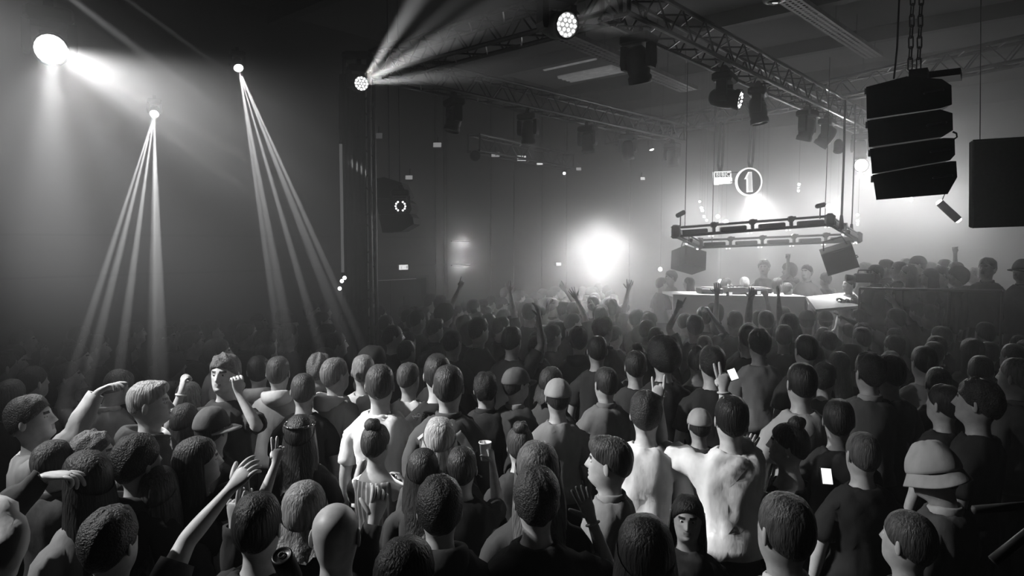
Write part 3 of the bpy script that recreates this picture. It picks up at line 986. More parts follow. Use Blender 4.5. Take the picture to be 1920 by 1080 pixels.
# ------------------------------------------------------------------ stage and booth
ST = 0.68
poly = [(1.8, 10.3), (5.0, 10.2), (5.35, 8.3), (9.9, 7.2), (9.9, 13.4), (1.8, 16.0)]
g = G()
n = len(poly)
g.add([(x, y, 0.0) for x, y in poly] + [(x, y, ST) for x, y in poly], [tuple(range(n - 1, -1, -1)), tuple(range(n, 2 * n))] + [(i, (i + 1) % n, n + (i + 1) % n, n + i) for i in range(n)])
o = struct('stage_platform', g, M_BLACK)
def slab(name, a, b, dz, depth, m, parent, o0):
    """box strip between two world points, hanging down dz, going back depth"""
    a, b = Vector(a) - o0, Vector(b) - o0
    k = Vector((0, depth, 0))
    zz = Vector((0, 0, -dz))
    return mk(name, G().add([a, b, b + k, a + k, a + zz, b + zz, b + k + zz, a + k + zz], [(0, 1, 2, 3), (7, 6, 5, 4), (4, 5, 1, 0), (5, 6, 2, 1), (6, 7, 3, 2), (7, 4, 0, 3)]), m, parent)


bo = at(1390, 560, 10.35)
b0 = Vector((bo.x, bo.y, ST))
booth = thing('booth_desk', 'long white-topped DJ booth desk on the platform among the crowd', 'desk', b0)
slab('desk_top', at(1262, 552, 10.35), at(1512, 556, 10.35), 0.04, 0.75, M_WHITE, booth, b0)
slab('front_panel', at(1262, 556, 10.35), at(1512, 560, 10.35), 0.6, 0.03, M_WHITE, booth, b0)
for px in (1266, 1340, 1420, 1508):
    p = at(px, 560, 10.9) - b0
    mk('leg', G().tube([(p.x, p.y, 0), (p.x, p.y, p.z)], 0.02, 8), M_STEEL, booth)
t = thing('angled_panel', 'tilted white panel at the end of the booth desk', 'panel', at(1565, 566, 10.0))
o_ = at(1565, 566, 10.0)
q = [at(1512, 556, 10.1) - o_, at(1600, 547, 10.9) - o_, at(1625, 572, 10.0) - o_, at(1530, 580, 9.6) - o_]
th = Vector((0, 0.02, -0.04))
mk('panel', G().add(q + [p + th for p in q], [(0, 3, 2, 1), (4, 5, 6, 7), (0, 1, 5, 4), (1, 2, 6, 5), (2, 3, 7, 6), (3, 0, 4, 7)]), M_WHITE, t)
for i in (0, 1, 2, 3):
    mk('leg', G().tube([q[i] + Vector((0, 0, -0.03)), Vector((q[i].x, q[i].y, 0.02 - o_.z + (ST if q[i].y + o_.y > 10.2 else 0)))], 0.018, 6), M_STEEL, t)
for k, (px, lab) in enumerate(((1330, 'turntable deck on the white booth desk, nearer the hazy monitor'), (1420, 'turntable deck on the white booth desk, nearer the tilted panel'))):
    p = at(px, 549, 10.7)
    p.z = at(px, 553, 10.35).z + 0.005
    t = thing('deck', lab, 'deck', p, (0, 0, 0), 'decks on the booth')
    mk('case', G().bbox((0, 0, 0.04), (0.34, 0.34, 0.08), 0.01), M_BLACK, t)
    mk('platter', G().lathe([(0.13, 0.08), (0.13, 0.092), (0.02, 0.096)], 20), M_STEEL, t)
p = at(1375, 549, 10.7)
p.z = at(1375, 553, 10.35).z + 0.005
t = thing('mixer', 'small black mixer between the two decks on the booth desk', 'mixer', p)
mk('case', G().bbox((0, 0, 0.05), (0.28, 0.34, 0.10), 0.01), M_BLACK, t)
g = G()
for i in range(4):
    for j in range(4):
        g.lathe([(0.010, 0.10), (0.008, 0.118)], 8, M=Matrix.Translation((-0.09 + i * 0.06, -0.1 + j * 0.05, 0)))
mk('knobs', g, M_STEEL, t, kind='stuff')
# low rail before the raised guests
a, b = at(1612, 541, 9.4), at(1880, 546, 8.2)
t = thing('guard_rail', 'thin guard rail before the people on the raised platform', 'rail', Vector((a.x, a.y, ST)))
o_ = Vector((a.x, a.y, ST))
mk('top_rail', G().tube([a - o_, b - o_], 0.02, 8), M_STEEL, t)
for f in (0.0, 0.33, 0.66, 1.0):
    c = a.lerp(b, f) - o_
    mk('post', G().tube([(c.x, c.y, 0), c], 0.016, 8), M_STEEL, t)
# ------------------------------------------------------------------ people: one continuous body grown from a quad cage
def cc(V, F, T):
    """one Catmull-Clark step; V (n,3) array, F list of index tuples, T face tags"""
    V = np.asarray(V, float)
    n = len(V)
    nf = len(F)
    fp = np.array([V[list(f)].mean(0) for f in F])
    edges, ef = {}, []
    for fi, f in enumerate(F):
        k = len(f)
        for i in range(k):
            a, b = f[i], f[(i + 1) % k]
            key = (a, b) if a < b else (b, a)
            e = edges.get(key)
            if e is None:
                edges[key] = len(ef)
                ef.append([fi])
            else:
                ef[e].append(fi)
    ea = np.array(list(edges.keys()))
    mid = (V[ea[:, 0]] + V[ea[:, 1]]) / 2
    ep = mid.copy()
    bnd = np.array([len(x) < 2 for x in ef])
    inn = ~bnd
    if inn.any():
        f0 = np.array([x[0] for x in ef])
        f1 = np.array([x[1] if len(x) > 1 else x[0] for x in ef])
        ep[inn] = (mid[inn] * 2 + fp[f0[inn]] + fp[f1[inn]]) / 4
    # vertices
    val = np.zeros(n)
    Fs = np.zeros((n, 3))
    fl = np.zeros(n)
    for fi, f in enumerate(F):
        for a in f:
            Fs[a] += fp[fi]
            fl[a] += 1
    Rm = np.zeros((n, 3))
    np.add.at(Rm, ea[:, 0], mid)
    np.add.at(Rm, ea[:, 1], mid)
    np.add.at(val, ea.ravel(), 1)
    NV = V.copy()
    ok = (val > 0) & (fl > 0)
    m = val[ok][:, None]
    NV[ok] = (Fs[ok] / fl[ok][:, None] + 2 * Rm[ok] / m + (m - 3) * V[ok]) / m
    bv = np.zeros(n, bool)
    if bnd.any():
        eb = ea[bnd]
        bv[eb.ravel()] = True
        Bs = np.zeros((n, 3))
        Bc = np.zeros(n)
        np.add.at(Bs, eb[:, 0], mid[bnd])
        np.add.at(Bs, eb[:, 1], mid[bnd])
        np.add.at(Bc, eb.ravel(), 1)
        NV[bv] = Bs[bv] / Bc[bv][:, None] * 0.5 + V[bv] * 0.5
    out = np.vstack([NV, ep, fp])
    NF, NT = [], []
    for fi, f in enumerate(F):
        k = len(f)
        for i in range(k):
            a, b, p = f[i], f[(i + 1) % k], f[i - 1]
            e1 = edges[(a, b) if a < b else (b, a)]
            e0 = edges[(p, a) if p < a else (a, p)]
            NF.append((a, n + e1, n + len(ef) + fi, n + e0))
            NT.append(T[fi])
    return out, NF, NT


def wob(P, f, seed):
    """cheap smooth noise in about -1..1"""
    s = seed * 1.37
    x, y, z = P[:, 0] * f, P[:, 1] * f, P[:, 2] * f
    return (np.sin(x + 1.7 * y + s) * np.cos(1.3 * z - 0.7 * x + 2.1 * s) + np.sin(1.9 * y - 1.1 * z + 0.6 * s) * np.cos(2.3 * x + 0.4 * s)) * 0.6


def vnormals(V, F):
    N = np.zeros_like(V)
    for f in F:
        a, b, c = V[f[0]], V[f[1]], V[f[2]]
        nn = np.cross(b - a, c - a)
        if len(f) > 3:
            nn = nn + np.cross(V[f[2]] - a, V[f[3]] - a)
        l = np.linalg.norm(nn)
        if l > 1e-12:
            nn = nn / l
        for i in f:
            N[i] += nn
    l = np.linalg.norm(N, axis=1)
    l[l == 0] = 1
    return N / l[:, None]


RINGS = [(0.84, .160, .112, 0, 't'), (0.92, .162, .116, 0, 't'), (1.00, .146, .104, 0, 't'), (1.08, .136, .098, 0, 't'), (1.17, .145, .106, .004, 't'), (1.26, .160, .116, .004, 't'),
         (1.34, .165, .112, -.002, 't'), (1.405, .150, .094, -.01, 't'), (1.446, .104, .074, -.012, 't'), (1.470, .072, .066, -.010, 't'),
         (1.495, .061, .063, -.006, 'n'), (1.526, .060, .066, .0, 'n'), (1.548, .063, .086, .016, 'h'), (1.572, .070, .098, .014, 'h'), (1.602, .078, .105, .008, 'h'), (1.634, .082, .107, .002, 'h'),
         (1.666, .085, .109, -.002, 'h'), (1.698, .086, .109, -.005, 'h'), (1.728, .077, .099, -.008, 'h'), (1.753, .057, .075, -.010, 'h'), (1.770, .030, .040, -.010, 'h')]
PIV = np.array([0, -0.01, 1.50])
HC = np.array([0, -0.005, 1.660])
HR = np.array([.0850, .109, .117])


def rotm(yaw=0, pitch=0, roll=0):
    return np.array(Matrix.Rotation(R(yaw), 3, 'Z') @ Matrix.Rotation(R(pitch), 3, 'X') @ Matrix.Rotation(R(roll), 3, 'Y'))


def unit(v):
    v = np.asarray(v, float)
    return v / np.linalg.norm(v)


def rot_between(a, b, v):
    q = Vector(a).rotation_difference(Vector(b))
    return np.array(q @ Vector(v))


CURL = {'open': (0.06, 0.04, 0.05, 0.08), 'relax': (0.22, 0.28, 0.33, 0.38), 'fist': (0.95, 1, 1, 1), 'point': (0.0, 0.95, 1, 1), 'peace': (0.0, 0.02, 1, 1),
        'horns': (0.0, 1, 1, 0.05), 'grip': (0.45, 0.5, 0.52, 0.55), 'spread': (0.1, 0.03, 0.06, 0.12), 'cup': (0.55, 0.6, 0.62, 0.66), 'flop': (0.15, 0.3, 0.42, 0.5)}
SPLAY = {'spread': 1.7, 'open': 1.0, 'peace': 1.5}


class Body:
    def __init__(s, arms=None, head=(0, 0, 0), female=False, bulk=1.0):
        s.V, s.F, s.T, s.vt = [], [], [], []
        s.head = rotm(*head)
        s.arms = arms or {}
        s.build(female, bulk)

    def ring(s, pts, tag):
        i0 = len(s.V)
        for p in pts:
            s.V.append(np.asarray(p, float))
            s.vt.append(tag)
        return list(range(i0, i0 + len(pts)))

    def bridge(s, A, B, tag):
        n = len(A)
        for i in range(n):
            j = (i + 1) % n
            s.F.append((A[i], A[j], B[j], B[i]))
            s.T.append(tag)

    def fan(s, A, p, tag):
        c = len(s.V)
        s.V.append(np.asarray(p, float))
        s.vt.append(tag)
        n = len(A)
        for i in range(n):
            s.F.append((A[i], A[(i + 1) % n], c))
            s.T.append(tag)

    def tubering(s, c, u, w, r1, r2, n, tag, ph=0.0):
        return s.ring([c + u * math.cos(2 * PI * k / n + ph) * r1 + w * math.sin(2 * PI * k / n + ph) * r2 for k in range(n)], tag)

    def build(s, female, bulk):
        rows = []
        for ri, (z, a, b, cy, rg) in enumerate(RINGS):
            if rg == 't':
                a *= bulk
                b *= bulk
            if female:
                if 4 <= ri <= 8:
                    a *= 0.88
                if ri == 3:
                    a *= 0.9
                if ri < 2:
                    a *= 1.04
            pts = []
            for k in range(16):
                th = 2 * PI * k / 16
                ct, st = math.cos(th), math.sin(th)
                if rg == 't' and ri < 8:
                    e = 0.82
                    ct, st = math.copysign(abs(ct) ** e, ct), math.copysign(abs(st) ** e, st)
                x, y = a * ct, cy + b * st
                if rg == 'h':
                    ph = (th - PI / 2 + PI) % (2 * PI) - PI       # gather columns towards the face
                    ph = ph * (0.72 + 0.28 * (abs(ph) / PI) ** 1.5)
                    y, x = cy + b * math.cos(ph), -a * math.sin(ph)
                if female and ri in (5,) and k in (3, 5):
                    y += 0.03
                pts.append((x, y, z))
            if rg in 'nh':
                wgt = {10: 0.35, 11: 0.75}.get(ri, 1.0)
                P = np.array(pts) - PIV
                pts = PIV + P * (1 - wgt) + (P @ s.head.T) * wgt
            rows.append(s.ring(pts, (rg, ri)))
        hole = {}
        for sd in (1, -1):
            c0 = 0 if sd == 1 else 8
            for r_ in (5, 6):
                for c in ((c0 - 1) % 16, c0):
                    hole[(r_, c)] = 1
        for ri in range(len(RINGS) - 1):
            for k in range(16):
                if (ri, k) in hole:
                    continue
                s.F.append((rows[ri][k], rows[ri][(k + 1) % 16], rows[ri + 1][(k + 1) % 16], rows[ri + 1][k]))
                s.T.append((RINGS[ri + 1][4] if RINGS[ri][4] != 't' or ri >= 9 else 't', ri))
        top = PIV + s.head @ (np.array([0, -.010, 1.776]) - PIV)
        s.fan(rows[-1], top, ('h', 20))
        # centre line vertices must not face inward: fan of the crown is ordered like the rings
        for sd in (1, -1):
            s.arm(sd, rows)
            s.leg(sd, rows)
            s.ear(sd)
            s.eye(sd)

    def island_ball(s, c, r, tag, M=None, n=8, m=5):
        rr = []
        for j in range(1, m):
            ph = -PI / 2 + PI * j / m
            pts = [np.array([math.cos(ph) * math.cos(2 * PI * k / n) * r[0], math.cos(ph) * math.sin(2 * PI * k / n) * r[1], math.sin(ph) * r[2]]) for k in range(n)]
            if M is not None:
                pts = [M @ p for p in pts]
            rr.append(s.ring([PIV + s.head @ (p + c - PIV) for p in pts], tag))
        for a, b in zip(rr, rr[1:]):
            s.bridge(a, b, tag)
        bot = np.array([0, 0, -r[2]])
        tp = np.array([0, 0, r[2]])
        if M is not None:
            bot, tp = M @ bot, M @ tp
        s.fan(rr[0][::-1], PIV + s.head @ (bot + c - PIV), tag)
        s.fan(rr[-1], PIV + s.head @ (tp + c - PIV), tag)

    def ear(s, sd):
        s.island_ball(np.array([sd * 0.086, -0.008, 1.648]), (0.011, 0.021, 0.037), ('ear', 0), rotm(sd * 22, -8, 0))

    def eye(s, sd):
        s.island_ball(np.array([sd * 0.032, 0.0875, 1.667]), (0.0125, 0.0110, 0.0098), ('eye', 0))

    def leg(s, sd, rows):
        c = len(s.V)
        if not hasattr(s, 'crotch'):
            s.V.append(np.array([0, 0, 0.80]))
            s.vt.append(('l', 0))
            s.crotch = c
        if sd == 1:
            cols = [4, 3, 2, 1, 0, 15, 14, 13, 12]
            psi = [115 - k * 230 / 8 for k in range(9)] + [180]
        else:
            cols = [12, 11, 10, 9, 8, 7, 6, 5, 4]
            psi = [-65 - k * 230 / 8 for k in range(9)] + [0]
        A = [rows[0][k] for k in cols] + [s.crotch]
        for li, (z, x, y, r) in enumerate(((.77, .092, 0, .086), (.62, .094, .004, .076), (.51, .096, .008, .060), (.45, .097, .006, .056), (.32, .098, -.008, .058), (.14, .10, -.006, .042), (.095, .10, -.004, .040))):
            B = s.ring([(sd * x + r * math.cos(R(p)), y + r * 1.05 * math.sin(R(p)), z) for p in psi], ('l', li + 1))
            s.bridge(A, B, ('l', li))
            A = B
        for fi, (yy, zz, rx, rz, tl) in enumerate(((.0, .05, .044, .05, 35), (.06, .04, .046, .042, 75), (.13, .03, .046, .03, 88), (.165, .025, .03, .02, 90))):
            Mx = np.array(Matrix.Rotation(R(tl), 3, 'X'))
            B = s.ring([np.array([sd * .10, yy, zz]) + Mx @ np.array([rx * math.cos(R(p)), (0.055 if fi == 0 else rz) * math.sin(R(p)), 0]) for p in psi], ('f', fi))
            s.bridge(A, B, ('f', fi))
            A = B
        s.fan(A, (sd * .10, .18, .025), ('f', 9))

    def arm(s, sd, rows):
        spec = s.arms.get('R' if sd == 1 else 'L', {})
        dU = unit(spec.get('u', (sd * 0.20, 0.02, -1)))
        dF = unit(spec.get('f', (sd * 0.05, 0.25, -1)))
        c0 = 0 if sd == 1 else 8
        cp, cm = ((1, 15) if sd == 1 else (9, 7))
        A = [rows[6][cp], rows[7][cp], rows[7][c0], rows[7][cm], rows[6][cm], rows[5][cm], rows[5][c0], rows[5][cp]]
        out = np.array([sd, 0, 0.0])
        u, w = np.array([0, sd, 0.0]), np.array([0, 0, 1.0])
        up = max(0.0, dU[2])
        J = np.array([sd * (0.178 - 0.02 * up), 0.0, 1.352 + 0.035 * up])
        LU, LF = 0.285, 0.255
        E = J + dU * LU
        W = E + dF * LF
        mid = unit(dU + dF + 1e-6)
        d1 = unit(out + dU * 1.2)
        seq = [(J + dU * 0.055, d1, .058, .058), (J + dU * 0.125, dU, .052, .053), (J + dU * 0.20, dU, .047, .048), (E - dU * 0.03, dU, .041, .042), (E, mid, .040, .041), (E + dF * 0.035, dF, .042, .042),
               (E + dF * 0.10, dF, .040, .039), (E + dF * 0.18, dF, .031, .030), (W - dF * 0.012, dF, .026, .024)]
        t = out
        for i, (c, d, r1, r2) in enumerate(seq):
            u, w = rot_between(t, d, u), rot_between(t, d, w)
            t = d
            B = s.tubering(c, u, w, r1, r2, 8, ('a', i))
            s.bridge(A, B, ('a', i))
            A = B
        # hand
        dH = unit(spec.get('h', dF))
        pn = np.asarray(spec.get('palm', (-sd * 0.9, 0.1, -0.1) if abs(dH[2]) > 0.5 else (0, 0, -1)), float)
        pn = unit(pn - dH * pn.dot(dH))
        u, w = rot_between(t, dH, u), rot_between(t, dH, w)
        thumb = spec.get('thumb', None)
        Lx = np.cross(dH, pn)                      # across the palm
        # index and thumb side: right hand seen with palm towards us, fingers up, has its thumb on our right... mirrored for the other hand
        if sd == -1:
            Lx = -Lx
        al = math.atan2(Lx.dot(w), Lx.dot(u))
        nrm = np.cross(dH, Lx)
        for i, (q, rw, rt) in enumerate(((.020, .031, .020), (.050, .042, .017), (.084, .044, .0145), (.098, .036, .010))):
            B = s.ring([W + dH * q + Lx * rw * math.cos(2 * PI * k / 8 - al) + nrm * rt * math.sin(2 * PI * k / 8 - al) for k in range(8)], ('d', i))
            s.bridge(A, B, ('d', i))
            A = B
        s.fan(A, W + dH * 0.102, ('d', 9))
        pose = spec.get('pose', 'relax')
        cu = CURL[pose]
        spl = SPLAY.get(pose, 0.6)
        for k, (off, ln, rd) in enumerate(((.031, .074, .0115), (.0105, .082, .0118), (-.0105, .076, .0113), (-.030, .060, .0100))):
            base = W + dH * 0.082 + Lx * off
            d = unit(dH + Lx * off * 5.0 * spl)
            s.finger(base, d, pn, ln, rd, cu[k])
        base = W + dH * 0.034 + Lx * 0.030
        tc = {'fist': 0.75, 'peace': 0.8, 'point': 0.75, 'horns': 0.8, 'grip': 0.35, 'cup': 0.45}.get(pose, 0.12)
        s.finger(base, unit(Lx * (0.85 - 0.5 * tc) + dH * 0.75 + pn * (0.15 + 0.5 * tc)), unit(pn - Lx * 0.6 * tc), 0.070, .0128, tc * 0.6)
        s.__dict__.setdefault('wrist', {})[sd] = (W, dH, pn, Lx)

    def finger(s, base, d, pn, ln, r, curl):
        n = 6
        pn = unit(pn - d * pn.dot(d))
        side = np.cross(d, pn)
        ang = 0.0
        p = base.copy()
        A = None
        segs = ((0.0, 0.0), (0.42, 78), (0.32, 95), (0.26, 62))
        for i, (fr, a) in enumerate(segs):
            if i > 0:
                p = p + dd * ln * fr if i > 1 else p + d * ln * 0.0 + (d * math.cos(R(ang)) + pn * math.sin(R(ang))) * 0.0
            ang_new = ang + (a * curl if i > 0 else 0)
            dmid = d * math.cos(R((ang + ang_new) / 2)) + pn * math.sin(R((ang + ang_new) / 2))
            ang = ang_new
            dd = d * math.cos(R(ang)) + pn * math.sin(R(ang))
            nn = np.cross(side, dmid)
            if i == 0:
                c = p - d * 0.008
            else:
                c = p
            rr = r * (1.0, 1.04, 0.98, 0.9)[i]
            if i == 1:
                c = p + d * 0.016
                p = c
            B = s.tubering(c, side, -nn if np.dot(np.cross(side, -nn), dmid) > 0 else nn, rr, rr, n, ('g', i))
            if A is not None:
                s.bridge(A, B, ('g', i))
            else:
                s.fan(B[::-1], c - d * 0.004, ('g', 0))
            A = B
        tip = p + dd * ln * 0.27
        nn = np.cross(side, dd)
        B = s.tubering(tip, side, -nn if np.dot(np.cross(side, -nn), dd) > 0 else nn, r * 0.72, r * 0.72, n, ('g', 5))
        s.bridge(A, B, ('g', 5))
        s.fan(B, tip + dd * 0.006, ('g', 6))

    def arrays(s):
        return np.array(s.V), s.F, s.T


def to_mesh(name, V, F, mats, mi=None, smooth=True):
    me = bpy.data.meshes.new(name)
    me.from_pydata(V.tolist(), [], [tuple(f) for f in F])
    for m in mats:
        me.materials.append(m)
    if mi is not None:
        me.polygons.foreach_set('material_index', mi)
    if smooth:
        me.polygons.foreach_set('use_smooth', [True] * len(me.polygons))
    me.update()
    return me


def sub_faces(F, T, keep):
    FF = [f for f, t in zip(F, T) if keep(t)]
    TT = [t for t in T if keep(t)]
    return FF, TT


def compact(V, F):
    used = sorted({i for f in F for i in f})
    mp = {a: b for b, a in enumerate(used)}
    return V[used], [tuple(mp[i] for i in f) for f in F], used


def rim(V, F, T, off=0.012):
    """turn every open edge inward so hems and cuffs have thickness"""
    cnt = {}
    for f in F:
        k = len(f)
        for i in range(k):
            a, b = f[i], f[(i + 1) % k]
            key = (min(a, b), max(a, b))
            cnt[key] = cnt.get(key, 0) + 1
    N = vnormals(V, F)
    VV = list(V)
    new = {}
    F, T = list(F), list(T)
    for f in list(F):
        k = len(f)
        for i in range(k):
            a, b = f[i], f[(i + 1) % k]
            if cnt[(min(a, b), max(a, b))] == 1:
                for q in (a, b):
                    if q not in new:
                        new[q] = len(VV)
                        VV.append(V[q] - N[q] * off)
                F.append((b, a, new[a], new[b]))
                T.append(('rim', 0))
    return np.array(VV), F, T


M_EYE = mat('eye', 0.6, 0.2)
M_SHOE = mat('shoe', 0.03, 0.5)


def skin_mat(v):
    return mat('skin_%03d' % round(v * 1000), v, 0.48, noise=0.12, scale=25, spec=0.4)


def cloth_mat(v, pat=None):
    if pat == 'stripe':
        return stripe_mat(v)
    return mat('fabric_%03d' % round(v * 1000), v, 0.85, noise=0.10, scale=18, bump=0.5, bscale=14, stretch=(1, 1, 0.45), spec=0.2)


def hair_mat(v, curl=False):
    return mat('hair_%03d%s' % (round(v * 1000), 'c' if curl else ''), v * 0.5, 0.5, noise=0.5, scale=(70 if not curl else 90), bump=0.9, stretch=((1, 1, 0.12) if not curl else (1, 1, 1)), bscale=(110 if not curl else 120), spec=0.3)


def stripe_mat(v):
    n = 'striped_fabric'
    if n in MATS:
        return MATS[n]
    m = mat(n, v, 0.85, spec=0.2)
    nt = m.node_tree
    b = nt.nodes['Principled BSDF']
    tc = nt.nodes.new('ShaderNodeTexCoord')
    wv = nt.nodes.new('ShaderNodeTexWave')
    wv.bands_direction = 'X'
    wv.inputs['Scale'].default_value = 9
    nt.links.new(tc.outputs['Object'], wv.inputs['Vector'])
    rp = nt.nodes.new('ShaderNodeValToRGB')
    rp.color_ramp.elements[0].position = 0.72
    rp.color_ramp.elements[0].color = (v, v, v, 1)
    rp.color_ramp.elements[1].position = 0.8
    rp.color_ramp.elements[1].color = (0.35, 0.35, 0.35, 1)
    nt.links.new(wv.outputs['Fac'], rp.inputs[0])
    nt.links.new(rp.outputs[0], b.inputs['Base Color'])
    return m


# ---- hair and hats, shaped on the skull, then turned with the head
def skull(th, lat, t):
    r = HR + t
    c = math.cos(lat) ** (0.78 if lat > 0 else 1.0)
    return HC + np.array([r[0] * c * math.cos(th), r[1] * c * math.sin(th), r[2] * math.sin(lat)])


def lat_low(th, front=30, side=-6, back=-46):
    d = math.sin(th)
    return R(side + (front - side) * d ** 1.3) if d > 0 else R(side + (back - side) * (-d) ** 0.8)


def grid_faces(rows, closed=True):
    F = []
    for a, b in zip(rows, rows[1:]):
        n = len(a)
        for i in range(n if closed else n - 1):
            j = (i + 1) % n
            F.append((a[i], a[j], b[j], b[i]))
    return F


def hair_geo(style, seed, rnd):
    n, m = 28, 8
    V, rows = [], []
    P = dict(short=(.007, .016, .004, 40), buzz=(.006, .009, .0005, 60), fade=(.001, .020, .004, 40), crop=(.004, .014, .003, 45), messy=(.009, .024, .011, 34), curly=(.009, .022, .006, 70), quiff=(.003, .024, .006, 40),
             long=(.012, .016, .004, 30), bob=(.014, .018, .004, 30), bun=(.013, .017, .003, 40), pony=(.007, .010, .003, 40), hood=(.03, .045, .008, 18), afro=(.04, .06, .012, 50), parted=(.012, .016, .003, 30))[style]
    t0, t1, na, nf = P
    kw = dict(front=30, side=-6, back=-46)
    if style in ('fade', 'quiff'):
        kw = dict(front=32, side=2, back=-34)
    if style == 'hood':
        kw = dict(front=24, side=-30, back=-70)
    if style in ('long', 'bob', 'parted'):
        kw = dict(front=34, side=-10, back=-46)
    for j in range(-1, m):
        row = []
        for i in range(n):
            th = 2 * PI * i / n
            l0 = lat_low(th, **kw)
            f = max(0, j) / (m - 1)
            la = l0 + (R(83) - l0) * f
            t = t0 + (t1 - t0) * min(1.0, f * 1.8)
            if style == 'quiff' and math.sin(th) > 0.2:
                t += 0.030 * math.sin(th) * max(0, 1 - abs(f - 0.25) * 1.6)
            if style in ('long', 'bob', 'parted') and j == 0 and math.sin(th) < 0.4:
                t = 0.0
            if j == -1:
                t = -0.012
            row.append(len(V))
            V.append(skull(th, la, t))
        rows.append(row)
    V = np.array(V)
    disp = wob(V, nf, seed) * na + wob(V, nf * 2.1, seed + 3) * na * 0.5
    if style in ('curly', 'messy', 'afro'):
        disp += (np.array([rnd.random() for _ in range(len(V))]) - 0.4) * na * 1.6
    disp[:n] = 0
    V = V + (V - HC) / np.linalg.norm(V - HC, axis=1)[:, None] * disp[:, None]
    F = grid_faces(rows)
    F.append(tuple(rows[-1]))
    if style in ('long', 'bob', 'parted'):
        zend = {'long': 1.30, 'bob': 1.50, 'parted': 1.28}[style]
        lo = 0.30 if style != 'bob' else 0.45
        idx = [i for i in range(n) if math.sin(2 * PI * i / n) < lo]
        idx = sorted(idx, key=lambda i: (i - 9) % n)        # starts just behind the face on one side
        k = 7
        for side_in in (0, 1):
            rws = []
            for j in range(k + 1):
                row = []
                for i in idx:
                    th = 2 * PI * i / n
                    p0 = skull(th, lat_low(th, **kw) + 0.42, t0 + 0.006)
                    f = j / k
                    z = p0[2] + (zend - p0[2]) * f
                    sp = 1 + 0.22 * math.sin(min(1, f * 1.3) * PI * 0.6) * (1 if math.sin(th) < 0 else 0.6)
                    rdg = 1 + (0.05 * math.sin(i * 2.4 + seed) + 0.03 * math.sin(i * 5.1 + j * 0.7)) * min(1, f * 3)
                    q = np.array([p0[0] * sp * rdg, (p0[1] + 0.01) * (1 + 0.10 * f) * rdg - 0.010 - (0.055 * f * f if math.sin(th) < 0 else -0.01 * f), z + 0.02 * math.sin(i * 1.9 + seed) * f])
                    if side_in:
                        q = np.array([q[0] * 0.86, q[1] * 0.86, q[2]])
                    row.append(len(V))
                    V = np.vstack([V, [q]])
                rws.append(row)
            ff = grid_faces(rws, False)
            F += [f[::-1] for f in ff] if not side_in else ff
            if side_in:
                for a, b in zip(last, rws[-1]):
                    pass
                for i in range(len(last) - 1):
                    F.append((last[i], last[i + 1], rws[-1][i + 1], rws[-1][i]))
            last = rws[-1]
    if style in ('bun', 'pony'):
        c0 = np.array([0, -0.045, 1.795]) if style == 'bun' else np.array([0, -0.125, 1.70])
        rr = (0.058, 0.056, 0.050) if style == 'bun' else (0.035, 0.04, 0.035)
        rs = []
        for j in range(1, 7):
            ph = -PI / 2 + PI * j / 7
            row = []
            for i in range(14):
                a = 2 * PI * i / 14
                q = c0 + np.array([rr[0] * math.cos(ph) * math.cos(a), rr[1] * math.cos(ph) * math.sin(a), rr[2] * math.sin(ph)]) * (1 + 0.12 * math.sin(a * 3 + j * 1.1))
                row.append(len(V))
                V = np.vstack([V, [q]])
            rs.append(row)
        F += grid_faces(rs)
        F.append(tuple(rs[0][::-1]))
        F.append(tuple(rs[-1]))
        if style == 'pony':
            rs = []
            for j in range(7):
                row = []
                for i in range(10):
                    a = 2 * PI * i / 10
                    r_ = 0.03 * (1 - 0.09 * j)
                    row.append(len(V))
                    V = np.vstack([V, [np.array([r_ * math.cos(a), -0.14 - 0.02 * math.sin(j * 0.6) + r_ * math.sin(a), 1.69 - 0.05 * j])]])
                rs.append(row)
            F += [f[::-1] for f in grid_faces(rs)]
    return V, F


def hat_geo(style):
    n = 28
    V, F, rows = [], [], []

    def ring(fn):
        row = []
        for i in range(n):
            row.append(len(V))
            V.append(np.asarray(fn(2 * PI * i / n), float))
        rows.append(row)
    lo = {'cap': 6, 'bucket': 2, 'beanie': -4}[style]
    ring(lambda th: skull(th, R(lo), 0.006))
    for j, la in enumerate((lo, lo + 14, lo + 32, 55, 70, 82)):
        tt = {'cap': 0.020, 'bucket': 0.024, 'beanie': 0.018}[style] + (0.014 if style == 'bucket' and j >= 4 else 0)
        ring(lambda th: skull(th, R(la), tt * (1 + 0.06 * math.cos(6 * th))))
    F += grid_faces(rows)
    F.append(tuple(rows[-1]))
    if style == 'bucket':
        rs = []
        for k, (ex, dz) in enumerate(((0.018, 0.0), (0.033, -0.030), (0.050, -0.058), (0.048, -0.064), (0.029, -0.036), (0.012, -0.006))):
            row = []
            for i in range(n):
                th = 2 * PI * i / n
                q = skull(th, R(lo), ex)
                q[2] += dz + 0.006 * math.sin(3 * th)
                row.append(len(V))
                V.append(q)
            rs.append(row)
        F += [f[::-1] for f in grid_faces(rs)]
    V = np.array(V)
    return V, F


def brim_geo(yaw=0):
    V, F = [], []
    n = 12
    rows = []
    for k, (ex, dz) in enumerate(((0.012, 0.0), (0.045, 0.002), (0.085, -0.006), (0.084, -0.012), (0.045, -0.005), (0.012, -0.006))):
        row = []
        for i in range(n + 1):
            th = R(28 + 124 * i / n + yaw)
            q = skull(th, R(6), 0.014)
            f = math.sin(PI * i / n) ** 0.6
            q = q + np.array([-math.sin(R(yaw)) * ex * f, math.cos(R(yaw)) * ex * f, dz - 0.022 * (abs(i / n - 0.5) * 2) ** 2])
            row.append(len(V))
            V.append(q)
        rows.append(row)
    F = [f[::-1] for f in grid_faces(rows, False)]
    return np.array(V), F


